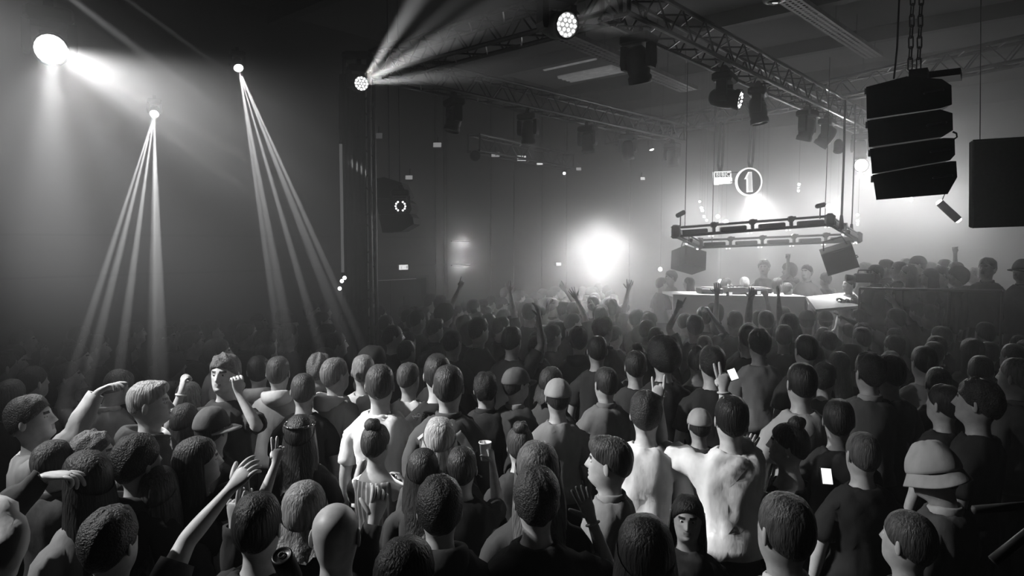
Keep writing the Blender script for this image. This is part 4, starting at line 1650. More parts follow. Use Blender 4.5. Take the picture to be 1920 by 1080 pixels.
def collar_geo(kind, seed):
    """hood bundle, polo or jacket collar round the neck"""
    V, F = [], []
    n, m = 24, 8
    rows = []
    for j in range(n):
        th = 2 * PI * j / n
        d = math.sin(th)
        back = max(0, -d)
        if kind == 'hood':
            rx, ry, cz, a, b = .094 + .02 * back, .092 + .040 * back, 1.470 - 0.016 * max(0, d), .030 + .022 * back, .036 + .036 * back
        else:
            rx, ry, cz, a, b = .072, .070, 1.482 - 0.022 * max(0, d), .010, .030
        row = []
        for i in range(m):
            ph = 2 * PI * i / m
            k = 1 + (0.16 * math.sin(3 * ph + th * 2 + seed) if kind == 'hood' else 0)
            q = np.array([(rx + a * math.cos(ph) * k) * math.cos(th), (ry + a * math.cos(ph) * k) * math.sin(th) - 0.012, cz + b * math.sin(ph) * k])
            row.append(len(V))
            V.append(q)
        rows.append(row)
    rows.append(rows[0])
    F = [f[::-1] for f in grid_faces(rows)]
    return np.array(V), F


def sculpt_face(Q):
    x, y, z = Q[:, 0], Q[:, 1], Q[:, 2]
    ax = np.abs(x)
    front = np.clip((y - 0.03) / 0.04, 0, 1)
    e = lambda a, s: np.exp(-(a / s) ** 2)
    ramp = np.clip((1.690 - z) / 0.055, 0, 1) * np.clip((z - 1.618) / 0.010, 0, 1)
    d = 0.030 * ramp * e(ax, 0.0115) + 0.007 * e(ax - 0.013, 0.007) * e(z - 1.632, 0.008)
    d = d - 0.012 * e(ax - 0.032, 0.016) * e(z - 1.667, 0.012) + 0.006 * e(z - 1.690, 0.009) * e(ax - 0.026, 0.026)
    d = d + 0.006 * e(z - 1.608, 0.006) * e(ax, 0.020) + 0.007 * e(z - 1.594, 0.006) * e(ax, 0.018) - 0.004 * e(z - 1.601, 0.004) * e(ax, 0.022)
    d = d + 0.009 * e(z - 1.566, 0.013) * e(ax, 0.022) - 0.004 * e(z - 1.583, 0.007) * e(ax, 0.025) + 0.004 * e(ax - 0.05, 0.015) * e(z - 1.645, 0.015)
    O = Q.copy()
    O[:, 1] += d * front
    return O


def person_parts(spec, rnd):
    """list of (part name, mesh, material list override) in the person's own frame"""
    seed = spec.get('seed', 1)
    hd = spec.get('head', (0, 0, 0))
    b = Body(spec.get('arms'), hd, spec.get('female', False), spec.get('bulk', 1.0))
    V, F, T = b.arrays()
    hm = b.head
    sk = skin_mat(spec.get('skin', 0.36))
    turn = lambda P: PIV + (P - PIV) @ hm.T
    out = []
    # body
    V1, F1, T1 = cc(V, F, T)
    if spec.get('fine'):
        V1, F1, T1 = cc(V1, F1, T1)
    hv_ = sorted({i for f, t in zip(F1, T1) if t[0] == 'h' for i in f})
    Q = PIV + (V1[hv_] - PIV) @ hm
    Q2 = sculpt_face(Q)
    V1[hv_] += (Q2 - Q) @ hm.T
    iris = [PIV + hm @ (np.array([sd * 0.032, 0.1, 1.667]) - PIV) for sd in (1, -1)]
    mi = []
    for f, t in zip(F1, T1):
        k = 0
        if t[0] == 'f':
            k = 2
        elif t[0] == 'eye':
            c = V1[list(f)].mean(0)
            k = 3 if min(np.linalg.norm(c - q) for q in iris) < 0.0085 else 1
        elif t[0] == 'h':
            c = PIV + hm.T @ (V1[list(f)].mean(0) - PIV)
            ax = abs(c[0])
            if c[1] > 0.07 and ((0.014 < ax < 0.052 and 1.684 < c[2] < 1.695) or (ax < 0.024 and 1.594 < c[2] < 1.611)):
                k = 4 if c[2] > 1.65 else 5
        mi.append(k)
    out.append(('body', to_mesh('body', V1, F1, [sk, M_EYE, M_SHOE, mat('iris', 0.02, 0.2), hair_mat(max(0.02, spec.get('htone', 0.03) * 0.7)), skin_mat(spec.get('skin', 0.36) * 0.55)], mi), None))
    N = vnormals(V, F)
    kind = spec.get('top', 'tee')
    tone = spec.get('tone', 0.05)
    lim = {'tee': 3, 'long': 9, 'hoodie': 9, 'jacket': 9, 'vest': 0, 'polo': 3, 'strap': -1}[kind]
    th = {'tee': .016, 'long': .020, 'hoodie': .028, 'jacket': .028, 'vest': .014, 'polo': .016, 'strap': .010}[kind]
    topr = 8 if kind != 'strap' else 6
    keep = lambda t: (t[0] == 't' and 1 <= t[1] <= topr) or (t[0] == 'a' and t[1] < lim)
    FF, TT = sub_faces(F, T, keep)
    VV = V.copy()
    for i, (rg, k) in enumerate(b.vt):
        o = th
        if rg == 't' and k <= 2:
            o = th + 0.012
        if rg == 't' and k >= 9:
            o = 0.006
        if rg == 'a':
            o = th * (0.9 if k < lim - 1 else 1.15)
            if lim == 9 and k >= 7:
                o = th * 0.55
        VV[i] = V[i] + N[i] * o
        if rg == 't' and k == 1:
            VV[i][2] -= 0.03
    V2, F2, used = compact(VV, FF)
    V2, F2, T2 = cc(V2, F2, TT)
    N2 = vnormals(V2, F2)
    amp = spec.get('wrinkle', 0.022)
    ridge = np.abs(wob(V2 * np.array([1, 1, 0.5]), 16, seed)) ** 0.6 + 0.6 * np.abs(wob(V2 * np.array([1, 1, 0.55]), 30, seed + 5)) ** 0.7
    V2 = V2 + N2 * ((ridge - 0.45) * amp)[:, None]
    V2, F2, T2 = rim(V2, F2, T2, th * 0.8)
    out.append(({'tee': 't_shirt', 'long': 'sweatshirt', 'hoodie': 'hoodie', 'jacket': 'jacket', 'vest': 'vest', 'polo': 'polo_shirt', 'strap': 'strap_top'}[kind], to_mesh('top', V2, F2, [cloth_mat(tone, spec.get('pat'))]), None))
    if kind in ('hoodie', 'jacket', 'polo'):
        cv, cf = collar_geo('hood' if kind == 'hoodie' else 'collar', seed)
        cv, cf, _ = cc(cv, cf, [0] * len(cf)) if kind == 'hoodie' else (cv, cf, 0)
        out.append(('hood' if kind == 'hoodie' else 'collar', to_mesh('collar', cv, cf, [cloth_mat(spec.get('ctone', tone))]), 'sub'))
    # trousers
    FF, TT = sub_faces(F, T, lambda t: (t[0] == 't' and t[1] <= 1) or (t[0] == 'l' and t[1] < 6))
    VV = V + N * 0.013
    V3, F3, used = compact(VV, FF)
    V3, F3, T3 = cc(V3, F3, TT)
    out.append(('trousers', to_mesh('trousers', V3, F3, [cloth_mat(spec.get('legs', 0.03))]), None))
    # hair
    hs = spec.get('hair', 'short')
    ht = spec.get('htone', 0.03)
    hat = spec.get('hat')
    if hs != 'bald':
        if hat:
            hs = {'long': 'long', 'bob': 'bob'}.get(hs, 'buzz')
        hv, hf = hair_geo(hs, seed, rnd)
        if hs not in ('long', 'bob', 'parted'):
            hv, hf, _ = cc(hv, hf, [0] * len(hf))
        m = cloth_mat(ht) if hs == 'hood' else hair_mat(ht, hs in ('curly', 'afro', 'messy'))
        out.append(('raised_hood' if hs == 'hood' else 'hair', to_mesh('hair', turn(hv), hf, [m]), None))
    if hat:
        back = 180 if spec.get('hat_back') else spec.get('hat_yaw', 0)
        hv, hf = hat_geo('cap' if hat == 'cap' else hat)
        hv, hf, _ = cc(hv, hf, [0] * len(hf))
        spin = turn
        m = cloth_mat(spec.get('hat_tone', 0.05))
        out.append(({'cap': 'cap', 'bucket': 'bucket_hat', 'beanie': 'beanie'}[hat], to_mesh('hat', spin(hv), hf, [m]), None))
        if hat == 'cap':
            bv, bf = brim_geo(back)
            out.append(('brim', to_mesh('brim', spin(bv), bf, [cloth_mat(spec.get('brim_tone', spec.get('hat_tone', 0.05)))]), 'sub'))
    return out, b


PEOPLE = []      # (x, y) already taken


def make_person(spec, rnd):
    parts, b = person_parts(spec, rnd)
    root = thing('person', spec['label'], 'person', spec['loc'], (0, 0, R(spec.get('h', 0))), spec.get('group'), spec.get('scale', 1.0))
    prev = None
    for nm, me, sub in parts:
        o = mk(nm, me, None, prev if sub else root)
        if not sub:
            prev = o
    return root, b


def copy_person(src, loc, h, scale, label, group, tone=None):
    c = src.copy()
    COL.objects.link(c)
    c.location = loc
    c.rotation_euler = (0, 0, R(h))
    c.scale = (scale,) * 3
    c['label'] = label
    c['group'] = group
    for ch in src.children:
        d = ch.copy()
        COL.objects.link(d)
        d.parent = c
        for g_ in ch.children:
            e = g_.copy()
            COL.objects.link(e)
            e.parent = d
    return c
# ------------------------------------------------------------------ the crowd: people one can tell apart
RND = random.Random(11)


def w2l(v, h):
    c, s_ = math.cos(R(h)), math.sin(R(h))
    return (v[0] * c + v[1] * s_, -v[0] * s_ + v[1] * c, v[2])


HERO = {}


def P(px, yt, w, h, hair, htone, top, tone, label, arms=None, base=0.0, d=None, zmin=1.62, zmax=1.90, **kw):
    """a person whose crown shows at (px, yt) with a head w pixels wide"""
    if d is None:
        d = 243.0 / w
        if yt > 480:
            d = max((CAM_Z - base - zmax) * FPX / (yt - 455), min((CAM_Z - base - zmin) * FPX / (yt - 455), d))
    t = at(px, yt, d)
    sc = (t.z - base) / 1.79
    A = {}
    for k, a in (arms or {}).items():
        a = dict(a)
        for q in ('u', 'f', 'h', 'palm'):
            if q in a:
                a[q] = w2l(a[q], h)
        A[k] = a
    sp = dict(hair=hair, htone=htone, top=top, tone=tone, label=label, arms=A, h=h, loc=(t.x, t.y, base), scale=sc, seed=len(HERO) + 1, **kw)
    o, b = make_person(sp, RND)
    HERO[label] = (o, b, sc)
    PEOPLE.append((t.x, t.y))
    return o, b


def hand_at(ob, side, along=0.09, off=0.0):
    """world point in the palm of a person, with the palm's own axes"""
    o, b = ob
    Wp, dH, pn, Lx = b.wrist[side]
    bpy.context.view_layer.update()
    M = o.matrix_world
    q = M @ Vector(Wp + dH * along + pn * off)
    Rm = M.to_3x3().normalized()
    return q, Rm @ Vector(dH), Rm @ Vector(pn), Rm @ Vector(Lx)


UP = dict(u=(0.05, 0.1, 1), f=(0, 0.05, 1))
# --- front, wall side
P(20, 711, 50, 8, 'crop', .12, 'tee', .03, 'man at the picture edge with cropped lit hair above dark clothes')
P(60, 687, 46, -20, 'short', .03, 'tee', .02, 'dark-haired man with bright lit neck behind the curly one', skin=.5)
P(62, 743, 66, -62, 'curly', .06, 'long', .42, 'curly-haired man in pale sweatshirt reaching one long sleeve up', d=3.9, head=(-14, 6, 0),
  arms={'R': dict(u=(0.40, 0.45, 0.55), f=(0.30, 0.25, 0.75), h=(0.85, 0.1, 0.42), pose='flop', palm=(0.3, -0.1, -1))})
P(205, 690, 48, -20, 'crop', .10, 'polo', .30, 'man with head tipped back behind the reaching pale sleeve', head=(0, -28, 0), ctone=.5)
P(279, 717, 58, -72, 'quiff', .40, 'hoodie', .06, 'fair-quiffed man in dark hoodie seen in profile', d=4.2, fine=True)
P(235, 721, 44, 10, 'short', .02, 'tee', .03, 'dark round-headed person behind the fair-quiffed man')
P(322, 715, 44, 0, 'short', .02, 'tee', .02, 'dark-haired person between the fair quiff and the blonde woman')
P(354, 716, 44, -15, 'long', .45, 'tee', .10, 'long-haired fair woman behind the pale-peaked dark cap', female=True)
P(421, 666, 50, 176, 'messy', .16, 'tee', .04, 'man in black t-shirt facing us with both hands cupped at his eyes', fine=True,
  arms={'R': dict(u=(-0.30, -0.80, -0.05), f=(0.34, 0.10, 1.0), h=(0.15, 0.1, 1), pose='cup', palm=(0.7, 0.7, 0)), 'L': dict(u=(0.45, -0.80, 0.0), f=(-0.55, 0.12, 0.9), h=(-0.1, 0.1, 1), pose='cup', palm=(-0.7, 0.7, 0))}, skin=.5)
P(484, 667, 42, 12, 'short', .02, 'hoodie', .28, 'dark-haired man in grey hoodie beside the cupped-hands man', ctone=.4)
P(521, 668, 44, 4, 'crop', .10, 'hoodie', .36, 'man with lit hair edge and pale folded hood', ctone=.55)
P(568, 700, 48, 8, 'crop', .08, 'tee', .02, 'man with a beam falling over the back of his dark head')
P(598, 664, 42, -8, 'messy', .30, 'tee', .12, 'tousled fair-haired man behind the pale-hooded grey t-shirt')
P(628, 671, 46, -38, 'short', .22, 'hoodie', .24, 'man in grey top with crumpled pale hood in beam light', ctone=.5)
P(681, 665, 44, 5, 'crop', .34, 'long', .45, 'fair cropped man in pale top behind the white t-shirt')
P(712, 683, 52, 2, 'crop', .10, 'tee', .80, 'man in bright white t-shirt seen from the back', d=4.6, wrinkle=.03)
P(766, 681, 44, -18, 'fade', .12, 'tee', .60, 'man with bright collar between the white and black t-shirts')
shirt = P(820, 666, 50, 6, 'short', .05, 'tee', .02, 'bald-templed man in black t-shirt with a curved printed back', d=4.9, skin=.5)
jk = P(841, 684, 54, -4, 'crop', .06, 'jacket', .07, 'man in dark tracksuit jacket with a broad pale stripe', d=4.4)
P(968, 690, 46, -52, 'short', .03, 'jacket', .04, 'man in flat dark cap and dark jacket seen from the side', hat='cap', hat_tone=.10, ctone=.25, fine=True)
P(1046, 711, 50, 6, 'short', .05, 'tee', .20, 'man in grey t-shirt and plain grey cap seen from behind', hat='cap', hat_tone=.30)
P(1136, 688, 46, 18, 'crop', .05, 'jacket', .16, 'crop-haired man in grey jacket beside the grey cap', ctone=.16)
P(910, 700, 46, 0, 'messy', .02, 'jacket', .03, 'dark-haired person in black jacket with lit piping beside the flat cap')
# --- nearer rows, wall side
P(396, 764, 60, -10, 'short', .03, 'tee', .03, 'person in dark cap turned so its pale peak points sideways', hat='cap', hat_yaw=-78, hat_tone=.06, brim_tone=.45)
P(346, 757, 50, -5, 'long', .05, 'tee', .05, 'woman with long dark hair behind the pale-peaked cap', female=True)
P(256, 817, 74, -25, 'curly', .02, 'hoodie', .03, 'dark-haired person in dark hoodie under the fair-quiffed man', zmin=1.58)
ph1 = P(368, 820, 70, -58, 'parted', .05, 'tee', .03, 'dark-haired man filming on a raised phone', zmin=1.56, hairless=0,
        arms={'R': dict(u=(0.1, 0.5, -0.7), f=(0.2, 0.35, 0.85), pose='grip', palm=(-0.4, 0.8, 0.1))})
P(172, 812, 58, -70, 'messy', .26, 'tee', .05, 'light-browed man in profile among the dark heads', d=3.7, fine=True, skin=.5, zmin=1.55)
P(98, 826, 68, -12, 'short', .10, 'jacket', .05, 'man with a lit ridge of hair behind the long-haired profile woman', zmin=1.55)
P(160, 846, 80, 62, 'parted', .04, 'long', .16, 'woman with long dark hair in profile near the picture edge', female=True, fine=True, zmin=1.56)
P(238, 905, 70, 0, 'bun', .14, 'tee', .03, 'woman with a textured bun before the dark hoodie', female=True, zmin=1.45, zmax=1.6)
P(297, 876, 74, 4, 'parted', .12, 'tee', .04, 'woman with straight shiny hair hanging to her shoulders', female=True, zmin=1.5)
P(205, 955, 122, -8, 'curly', .05, 'tee', .09, 'curly dark-haired man reaching a bare arm across to the phone', d=2.5,
  arms={'R': dict(u=(0.25, 0.5, 0.75), f=(0.65, 0.3, 0.8), pose='relax', palm=(0, 0.6, -0.6))}, skin=.5)
P(428, 905, 70, -10, 'short', .04, 'tee', .45, 'person in pale t-shirt raising one bare arm with two fingers spread', zmin=1.5,
  arms={'R': dict(u=(0.06, 0.4, 0.85), f=(0.36, 0.1, 1.0), h=(0.15, 0.05, 1), pose='peace', palm=(-0.1, 0.9, 0.1))}, skin=.45)
P(482, 925, 84, 0, 'short', .02, 'long', .03, 'dark-clad person making a two-finger hand sign beside his head', d=2.6,
  arms={'R': dict(u=(0.42, 0.55, -0.1), f=(0.22, 0.35, 1.0), pose='relax', palm=(-0.3, 0.9, 0)), 'L': dict(u=(-0.1, 0.75, -0.15), f=(0.05, -0.05, 1), pose='peace', palm=(0.2, 0.9, 0))}, skin=.42)
P(562, 778, 58, 4, 'long', .02, 'tee', .03, 'woman with a studded headband and long black hair', female=True, headband=True)
P(570, 905, 84, 2, 'bob', .38, 'tee', .04, 'woman with a shiny blonde bob', female=True, zmin=1.5)
P(628, 938, 98, 2, 'bald', .1, 'tee', .03, 'bald man with a bright gleam on his scalp', skin=.42)
bun = P(704, 795, 58, -14, 'bun', .06, 'strap', .12, 'woman with piled-up hair in striped strap top filming on a phone', female=True, pat='stripe', zmin=1.5,
        arms={'L': dict(u=(-0.15, 0.6, -0.6), f=(0.15, 0.35, 0.95), pose='grip', palm=(0.5, 0.7, 0)), 'R': dict(u=(0.5, 0.35, -0.7), f=(-0.65, 0.5, 0.65), pose='grip')})
P(824, 783, 62, 4, 'long', .55, 'tee', .05, 'woman with very pale long straight hair', female=True, zmin=1.5)
P(793, 842, 66, 0, 'parted', .03, 'tee', .03, 'dark-haired woman with a centre parting before the pale-haired one', female=True, zmin=1.5)
cupm = P(866, 838, 66, 0, 'short', .02, 'tee', .02, 'dark round head beside the plastic cup', zmin=1.5,
         arms={'R': dict(u=(0.1, 0.8, -0.1), f=(-0.14, 0.4, 0.9), pose='cup', palm=(-0.8, 0.4, 0))})
P(824, 896, 88, 6, 'curly', .02, 'hoodie', .03, 'curly black-haired man close by in a dark hoodie', zmin=1.6)
P(975, 800, 58, 8, 'bun', .06, 'tee', .03, 'dark-haired woman with hair tied up below the plain grey cap', female=True, zmin=1.5)
P(1008, 828, 80, 4, 'long', .20, 'tee', .05, 'woman with long light-brown hair lit from one side', female=True, zmin=1.5, bulk=.95)
P(1006, 878, 92, 2, 'curly', .06, 'tee', .015, 'curly crop-haired man with a lit strip of neck', d=2.8, skin=.42,
  arms={'R': dict(u=(0.45, 0.5, -0.35), f=(-0.35, 0.3, 1), pose='open', palm=(-0.5, 0.8, 0))})
P(1143, 822, 74, 66, 'quiff', .10, 'polo', .20, 'man with a glossy quiff in profile wearing a grey collared shirt', fine=True, d=3.4, ctone=.25, skin=.42)
P(1212, 735, 52, -12, 'curly', .05, 'tee', .75, 'curly-haired man in white t-shirt with bright patches of light', d=4.1, skin=.5)
P(1372, 742, 56, -4, 'short', .02, 'tee', .75, 'man in crumpled white t-shirt with both arms raised high', d=3.9, skin=.55, wrinkle=.034,
  arms={'L': dict(u=(-0.55, 0.7, 0.28), f=(-0.08, 0.0, 1), h=(-0.05, 0, 1), pose='horns', palm=(0.25, 0.9, 0.1)), 'R': dict(u=(-0.34, 0.45, 0.35), f=(-0.02, 0.1, 1), pose='peace', palm=(0.2, 0.9, 0))})
P(1312, 767, 46, 0, 'short', .05, 'tee', .05, 'person in grey cap between the two raised arms', hat='cap', hat_tone=.32, zmin=1.55)
P(1480, 794, 62, 60, 'bun', .04, 'strap', .02, 'bare-shouldered woman with hair up and a bright earring in profile', female=True, fine=True, skin=.5, zmin=1.5, earring=True,
  arms={'L': dict(u=(-0.28, 0.9, -0.25), f=(-0.22, 0.1, 1), h=(0.3, 0, 1), pose='open', palm=(0.6, 0.5, 0))})
P(1504, 680, 60, -2, 'crop', .03, 'tee', .30, 'dark-headed man with pale yoke across his back', d=4.6)
P(1619, 809, 66, 0, 'buzz', .16, 'tee', .02, 'shaven-headed man in plain black t-shirt', skin=.42)
P(1772, 837, 92, 34, 'short', .08, 'jacket', .10, 'person in a pale bucket hat with face turned down', hat='bucket', hat_tone=.42, d=3.2, ctone=.5, head=(0, -18, 0), fine=True)
P(1705, 960, 100, 28, 'short', .10, 'tee', .04, 'dark-haired man low down before the bucket hat', d=2.7, zmin=1.5)
P(1474, 925, 100, 14, 'crop', .12, 'polo', .12, 'crop-haired man with a pale collar seen from behind', d=2.4, ctone=.6)
P(1290, 930, 66, 165, 'parted', .03, 'tee', .03, 'dark-haired woman facing back towards the camera', female=True, fine=True, zmin=1.5, skin=.3)
P(1210, 968, 92, 0, 'long', .03, 'tee', .03, 'woman with long dark hair cut by the lower picture edge', female=True, zmin=1.5, d=2.3)
P(1772, 721, 60, 20, 'short', .03, 'tee', .02, 'man with a thin rim of light round his short hair', d=4.5)
P(1836, 712, 60, 40, 'messy', .05, 'tee', .02, 'messy-haired person beside the rim-lit short hair')
P(1632, 664, 56, 0, 'messy', .02, 'jacket', .08, 'dark-headed person in a jacket with a big collar, behind the shaven man', ctone=.3)
P(1670, 664, 48, 10, 'short', .02, 'tee', .03, 'dark head touching the one in the big-collared jacket')
P(1908, 671, 56, 25, 'crop', .40, 'jacket', .08, 'fair lit head cut by the picture edge')
P(1424, 618, 54, 0, 'curly', .02, 'tee', .28, 'person with thick dark hair above a plain grey back')
P(1336, 650, 46, -5, 'curly', .03, 'tee', .02, 'dark curly head behind the two-finger sign')
P(1245, 640, 46, 3, 'afro', .02, 'tee', .02, 'person with big rounded dark hair behind the pointing hand')
P(310, 640, 34, -35, 'hood', .06, 'hoodie', .06, 'hooded figure dimly lit in the shafts of light')
P(325, 664, 37, -42, 'hood', .05, 'hoodie', .05, 'second hooded figure just before the dim hooded one')
P(1215, 826, 50, 0, 'short', .02, 'tee', .02, 'dark head under the white t-shirt with bright patches', zmin=1.5)
P(760, 1010, 84, -30, 'parted', .03, 'long', .16, 'person in a boldly striped wrap at the lower picture edge', pat='stripe', d=2.2, zmin=1.45, female=True)
P(-150, 850, 90, -50, 'short', .03, 'long', .05, 'person at the picture edge stretching a limp hand into view', d=2.6,
  arms={'R': dict(u=(0.0, 0.85, 0.3), f=(0.5, 0.4, 0.5), h=(0.9, 0.2, -0.05), pose='flop', palm=(0, 0, -1))}, skin=.5)
P(-150, 935, 100, -10, 'short', .03, 'long', .50, 'person at the picture edge with a raised pale-sleeved elbow', d=2.4,
  arms={'R': dict(u=(0.35, 0.3, 0.75), f=(-0.6, 0.3, 0.5), pose='relax')})

# --- printed letters on the black t-shirt, the pale jacket stripe, headband, earring
def on_back(ob, name, items, m):
    o, b, sc = ob
    for nm, me, loc, rot in items:
        x = mk(nm, me, None, o, loc=loc, rot=rot)


o, b, sc = HERO['bald-templed man in black t-shirt with a curved printed back']
top = [c for c in o.children if c.name.startswith('t_shirt')][0]
m_print = mat('pale_print', 0.85, 0.6)
vv = np.array([v.co[:] for v in top.data.vertices])
for i, ch in enumerate('NORTH'):
    a = R(126 - i * 22)
    x, z = -0.105 + 0.085 * math.cos(a), 1.325 + 0.085 * math.sin(a)
    near = vv[(vv[:, 1] < 0)]
    k = np.argsort((near[:, 0] - x) ** 2 + (near[:, 2] - z) ** 2)[:3]
    y = near[k, 1].min() - 0.006
    mk('printed_letter', text_mesh(ch, 0.036, 0.001, m_print), None, top, loc=(x, y, z), rot=(PI / 2, -(a - PI / 2), 0))
o, b, sc = HERO['man in dark tracksuit jacket with a broad pale stripe']
top = [c for c in o.children if c.name.startswith('jacket')][0]


def strip_on(top, pts, w, m, name, lift=0.01):
    """band laid over the back of a garment through (x, z) points"""
    vv = np.array([v.co[:] for v in top.data.vertices])
    vv = vv[vv[:, 1] < 0.02]
    g = G()
    n = 14
    L, Rr = [], []
    for i in range(n + 1):
        f = i / n * (len(pts) - 1)
        k = min(int(f), len(pts) - 2)
        f -= k
        x = pts[k][0] * (1 - f) + pts[k + 1][0] * f
        z = pts[k][1] * (1 - f) + pts[k + 1][1] * f
        dx, dz = pts[k + 1][0] - pts[k][0], pts[k + 1][1] - pts[k][1]
        q = math.hypot(dx, dz)
        ox, oz = -dz / q * w / 2, dx / q * w / 2
        for s_, lst in ((-1, L), (1, Rr)):
            X, Z = x + s_ * ox, z + s_ * oz
            j = np.argsort((vv[:, 0] - X) ** 2 + (vv[:, 2] - Z) ** 2)[:4]
            lst.append((X, vv[j, 1].mean() - lift, Z))
    fs = [(i, i + 1, n + 2 + i, n + 1 + i) for i in range(n)]
    a = L + Rr
    bq = [(p[0], p[1] + 0.006, p[2]) for p in a]
    fs2 = [tuple(k + 2 * (n + 1) for k in f[::-1]) for f in fs]
    g.add(a + bq, [f[::-1] for f in fs] + [f[::-1] for f in fs2])
    return mk(name, g, m, top, True)


m_pale = mat('pale_stripe_fabric', 0.6, 0.8)
strip_on(top, [(0.05, 1.44), (0.10, 1.37), (0.16, 1.27), (0.19, 1.12)], 0.045, m_pale, 'pale_stripe')
strip_on(top, [(-0.03, 1.44), (-0.10, 1.42), (-0.17, 1.36)], 0.014, m_pale, 'piping')
strip_on(top, [(0.0, 1.46), (-0.005, 1.38), (0.01, 1.30)], 0.008, m_pale, 'cord')
for lab, kind in (('woman with a studded headband and long black hair', 'band'), ('bare-shouldered woman with hair up and a bright earring in profile', 'ring')):
    o, b, sc = HERO[lab]
    if kind == 'band':
        g = G()
        pts = [tuple(PIV + b.head @ (skull(R(a), R(30), 0.022) - PIV)) for a in range(-180, 181, 20)]
        g.tube(pts, 0.009, 6)
        hb = mk('headband', g, M_BLACK, o, True)
        st = G().lathe([(0.006, 0), (0.003, 0.006)], 6).mesh('stud', M_STEEL)
        for p in pts[::1]:
            d = Vector(p) - Vector(HC)
            mk('stud', st, None, hb, loc=Vector(p) + d.normalized() * 0.007, rot=d.to_track_quat('Z', 'Y').to_euler())
    else:
        for sd in (1, -1):
            mk('earring', G().lathe([(0.0025, 0.008), (0.008, 0.0), (0.0025, -0.008)], 8), mat('pearl', 0.9, 0.15), o, True, loc=tuple(PIV + b.head @ (np.array([sd * 0.09, -0.008, 1.603]) - PIV)))

# --- things in hands
def phone(ob, side, label, lit=None, size=(0.074, 0.008, 0.15), up=(0, 0, 1), face=None):
    q, dH, pn, Lx = hand_at(ob, side, 0.085, 0.022)
    n = Vector(face).normalized() if face else pn
    z = Vector(up)
    z = (z - n * z.dot(n)).normalized()
    x = z.cross(n) * -1
    M = Matrix((x, n, z)).transposed()
    t = thing('phone', label, 'phone', q + z * 0.03, M.to_euler(), 'phones in hands')
    mk('case', G().bbox((0, 0, 0), size, 0.004), mat('phone_case', 0.25, 0.35), t)
    mk('screen', G().box((0, size[1] / 2 + 0.001, 0), (size[0] * 0.9, 0.002, size[2] * 0.9)), M_LENS, t)
    mk('screen_back', G().box((0, -size[1] / 2 - 0.001, 0), (size[0] * 0.88, 0.002, size[2] * 0.86)), lit or M_LENS, t)
    mk('camera_lens', G().lathe([(0.006, 0), (0.005, 0.003)], 8, M=Matrix.Translation((size[0] * 0.3, size[1] / 2 + 0.002, size[2] * 0.4)) @ Matrix.Rotation(-PI / 2, 4, 'X')), M_BLACK, t)
    return t


phone((ph1[0], ph1[1]), 1, 'phone held up by the dark-haired man, tilted', face=(0.2, 1, 0.1))
phone((bun[0], bun[1]), -1, 'phone with a pale rim held up by the woman with piled-up hair', face=(0.1, 1, 0.15))
q, dH, pn, Lx = hand_at(cupm, 1, 0.075, 0.045)
t = thing('plastic_cup', 'pale plastic cup held above the dark round head', 'cup', q + Vector((0, 0, -0.03)))
g = G()
g.lathe([(0.026, 0.0), (0.036, 0.105), (0.040, 0.106), (0.040, 0.112), (0.034, 0.112), (0.024, 0.004)], 18)
mk('cup', g, mat('cup_plastic', 0.55, 0.4), t, True)
for px, py, y, tilt, lab in ((1374, 702, 4.1, -15, 'glowing phone screen behind the two-finger sign'), (1550, 893, 2.9, 8, 'glowing phone screen beside the shaven man')):
    t = thing('phone', lab, 'phone', at(px, py, y), (R(-25), R(tilt), R(12)), 'phones in hands')
    mk('case', G().bbox((0, 0.005, 0), (0.055, 0.008, 0.075), 0.004), M_BLACK, t)
    mk('screen', G().box((0, -0.002, 0), (0.048, 0.003, 0.066)), mat('lit_phone_screen', 0.8, 0.3, emit=1.1), t)
t = thing('drinks_can', 'drinks can seen from above, held near the bald man', 'can', at(528, 1040, 1.95), (R(28), R(-6), 0))
mk('can', G().lathe([(0.026, -0.12), (0.033, -0.11), (0.033, -0.012), (0.028, 0.0), (0.025, -0.004)], 18), M_ALU, t, True)
mk('ring_pull', G().tube([(0.010 * math.cos(a), 0.010 * math.sin(a), -0.001) for a in [2 * PI * i / 8 for i in range(9)]], 0.0022, 5), M_STEEL, t, True)
t = thing('hand_rail', 'blurred pale rail bars beside the bucket hat', 'rail', at(1905, 985, 1.35))
o_ = at(1905, 985, 1.35)
mk('bar', G().tube([at(1826, 956, 1.45) - o_, at(1960, 946, 1.45) - o_], 0.010, 8), mat('rail_paint', 0.14, 0.5), t, True)
mk('bar', G().tube([at(1862, 1052, 1.3) - o_, at(1960, 975, 1.3) - o_], 0.011, 8), mat('rail_paint', 0.14, 0.5), t, True)
mk('post', G().tube([at(1960, 946, 1.45) - o_, at(1960, 975, 1.3) - o_, Vector((at(1960, 975, 1.3).x - o_.x, 0, -o_.z))], 0.012, 8), mat('rail_paint', 0.14, 0.5), t, True)

# wristbands
for lab, sd in (('man in crumpled white t-shirt with both arms raised high', 1), ('curly crop-haired man with a lit strip of neck', 1), ('man in black t-shirt facing us with both hands cupped at his eyes', 1)):
    o, b, sc = HERO[lab]
    Wp, dH, pn, Lx = b.wrist[sd]
    c = Vector(Wp) - Vector(dH) * 0.012
    g = G()
    ring_ = [c + (Vector(Lx) * math.cos(a) + Vector(pn) * math.sin(a)) * 0.031 for a in [2 * PI * i / 16 for i in range(17)]]
    g.tube(ring_, 0.006, 6, False)
    mk('wristband', g, mat('wristband_fabric', 0.6, 0.6), o, True)
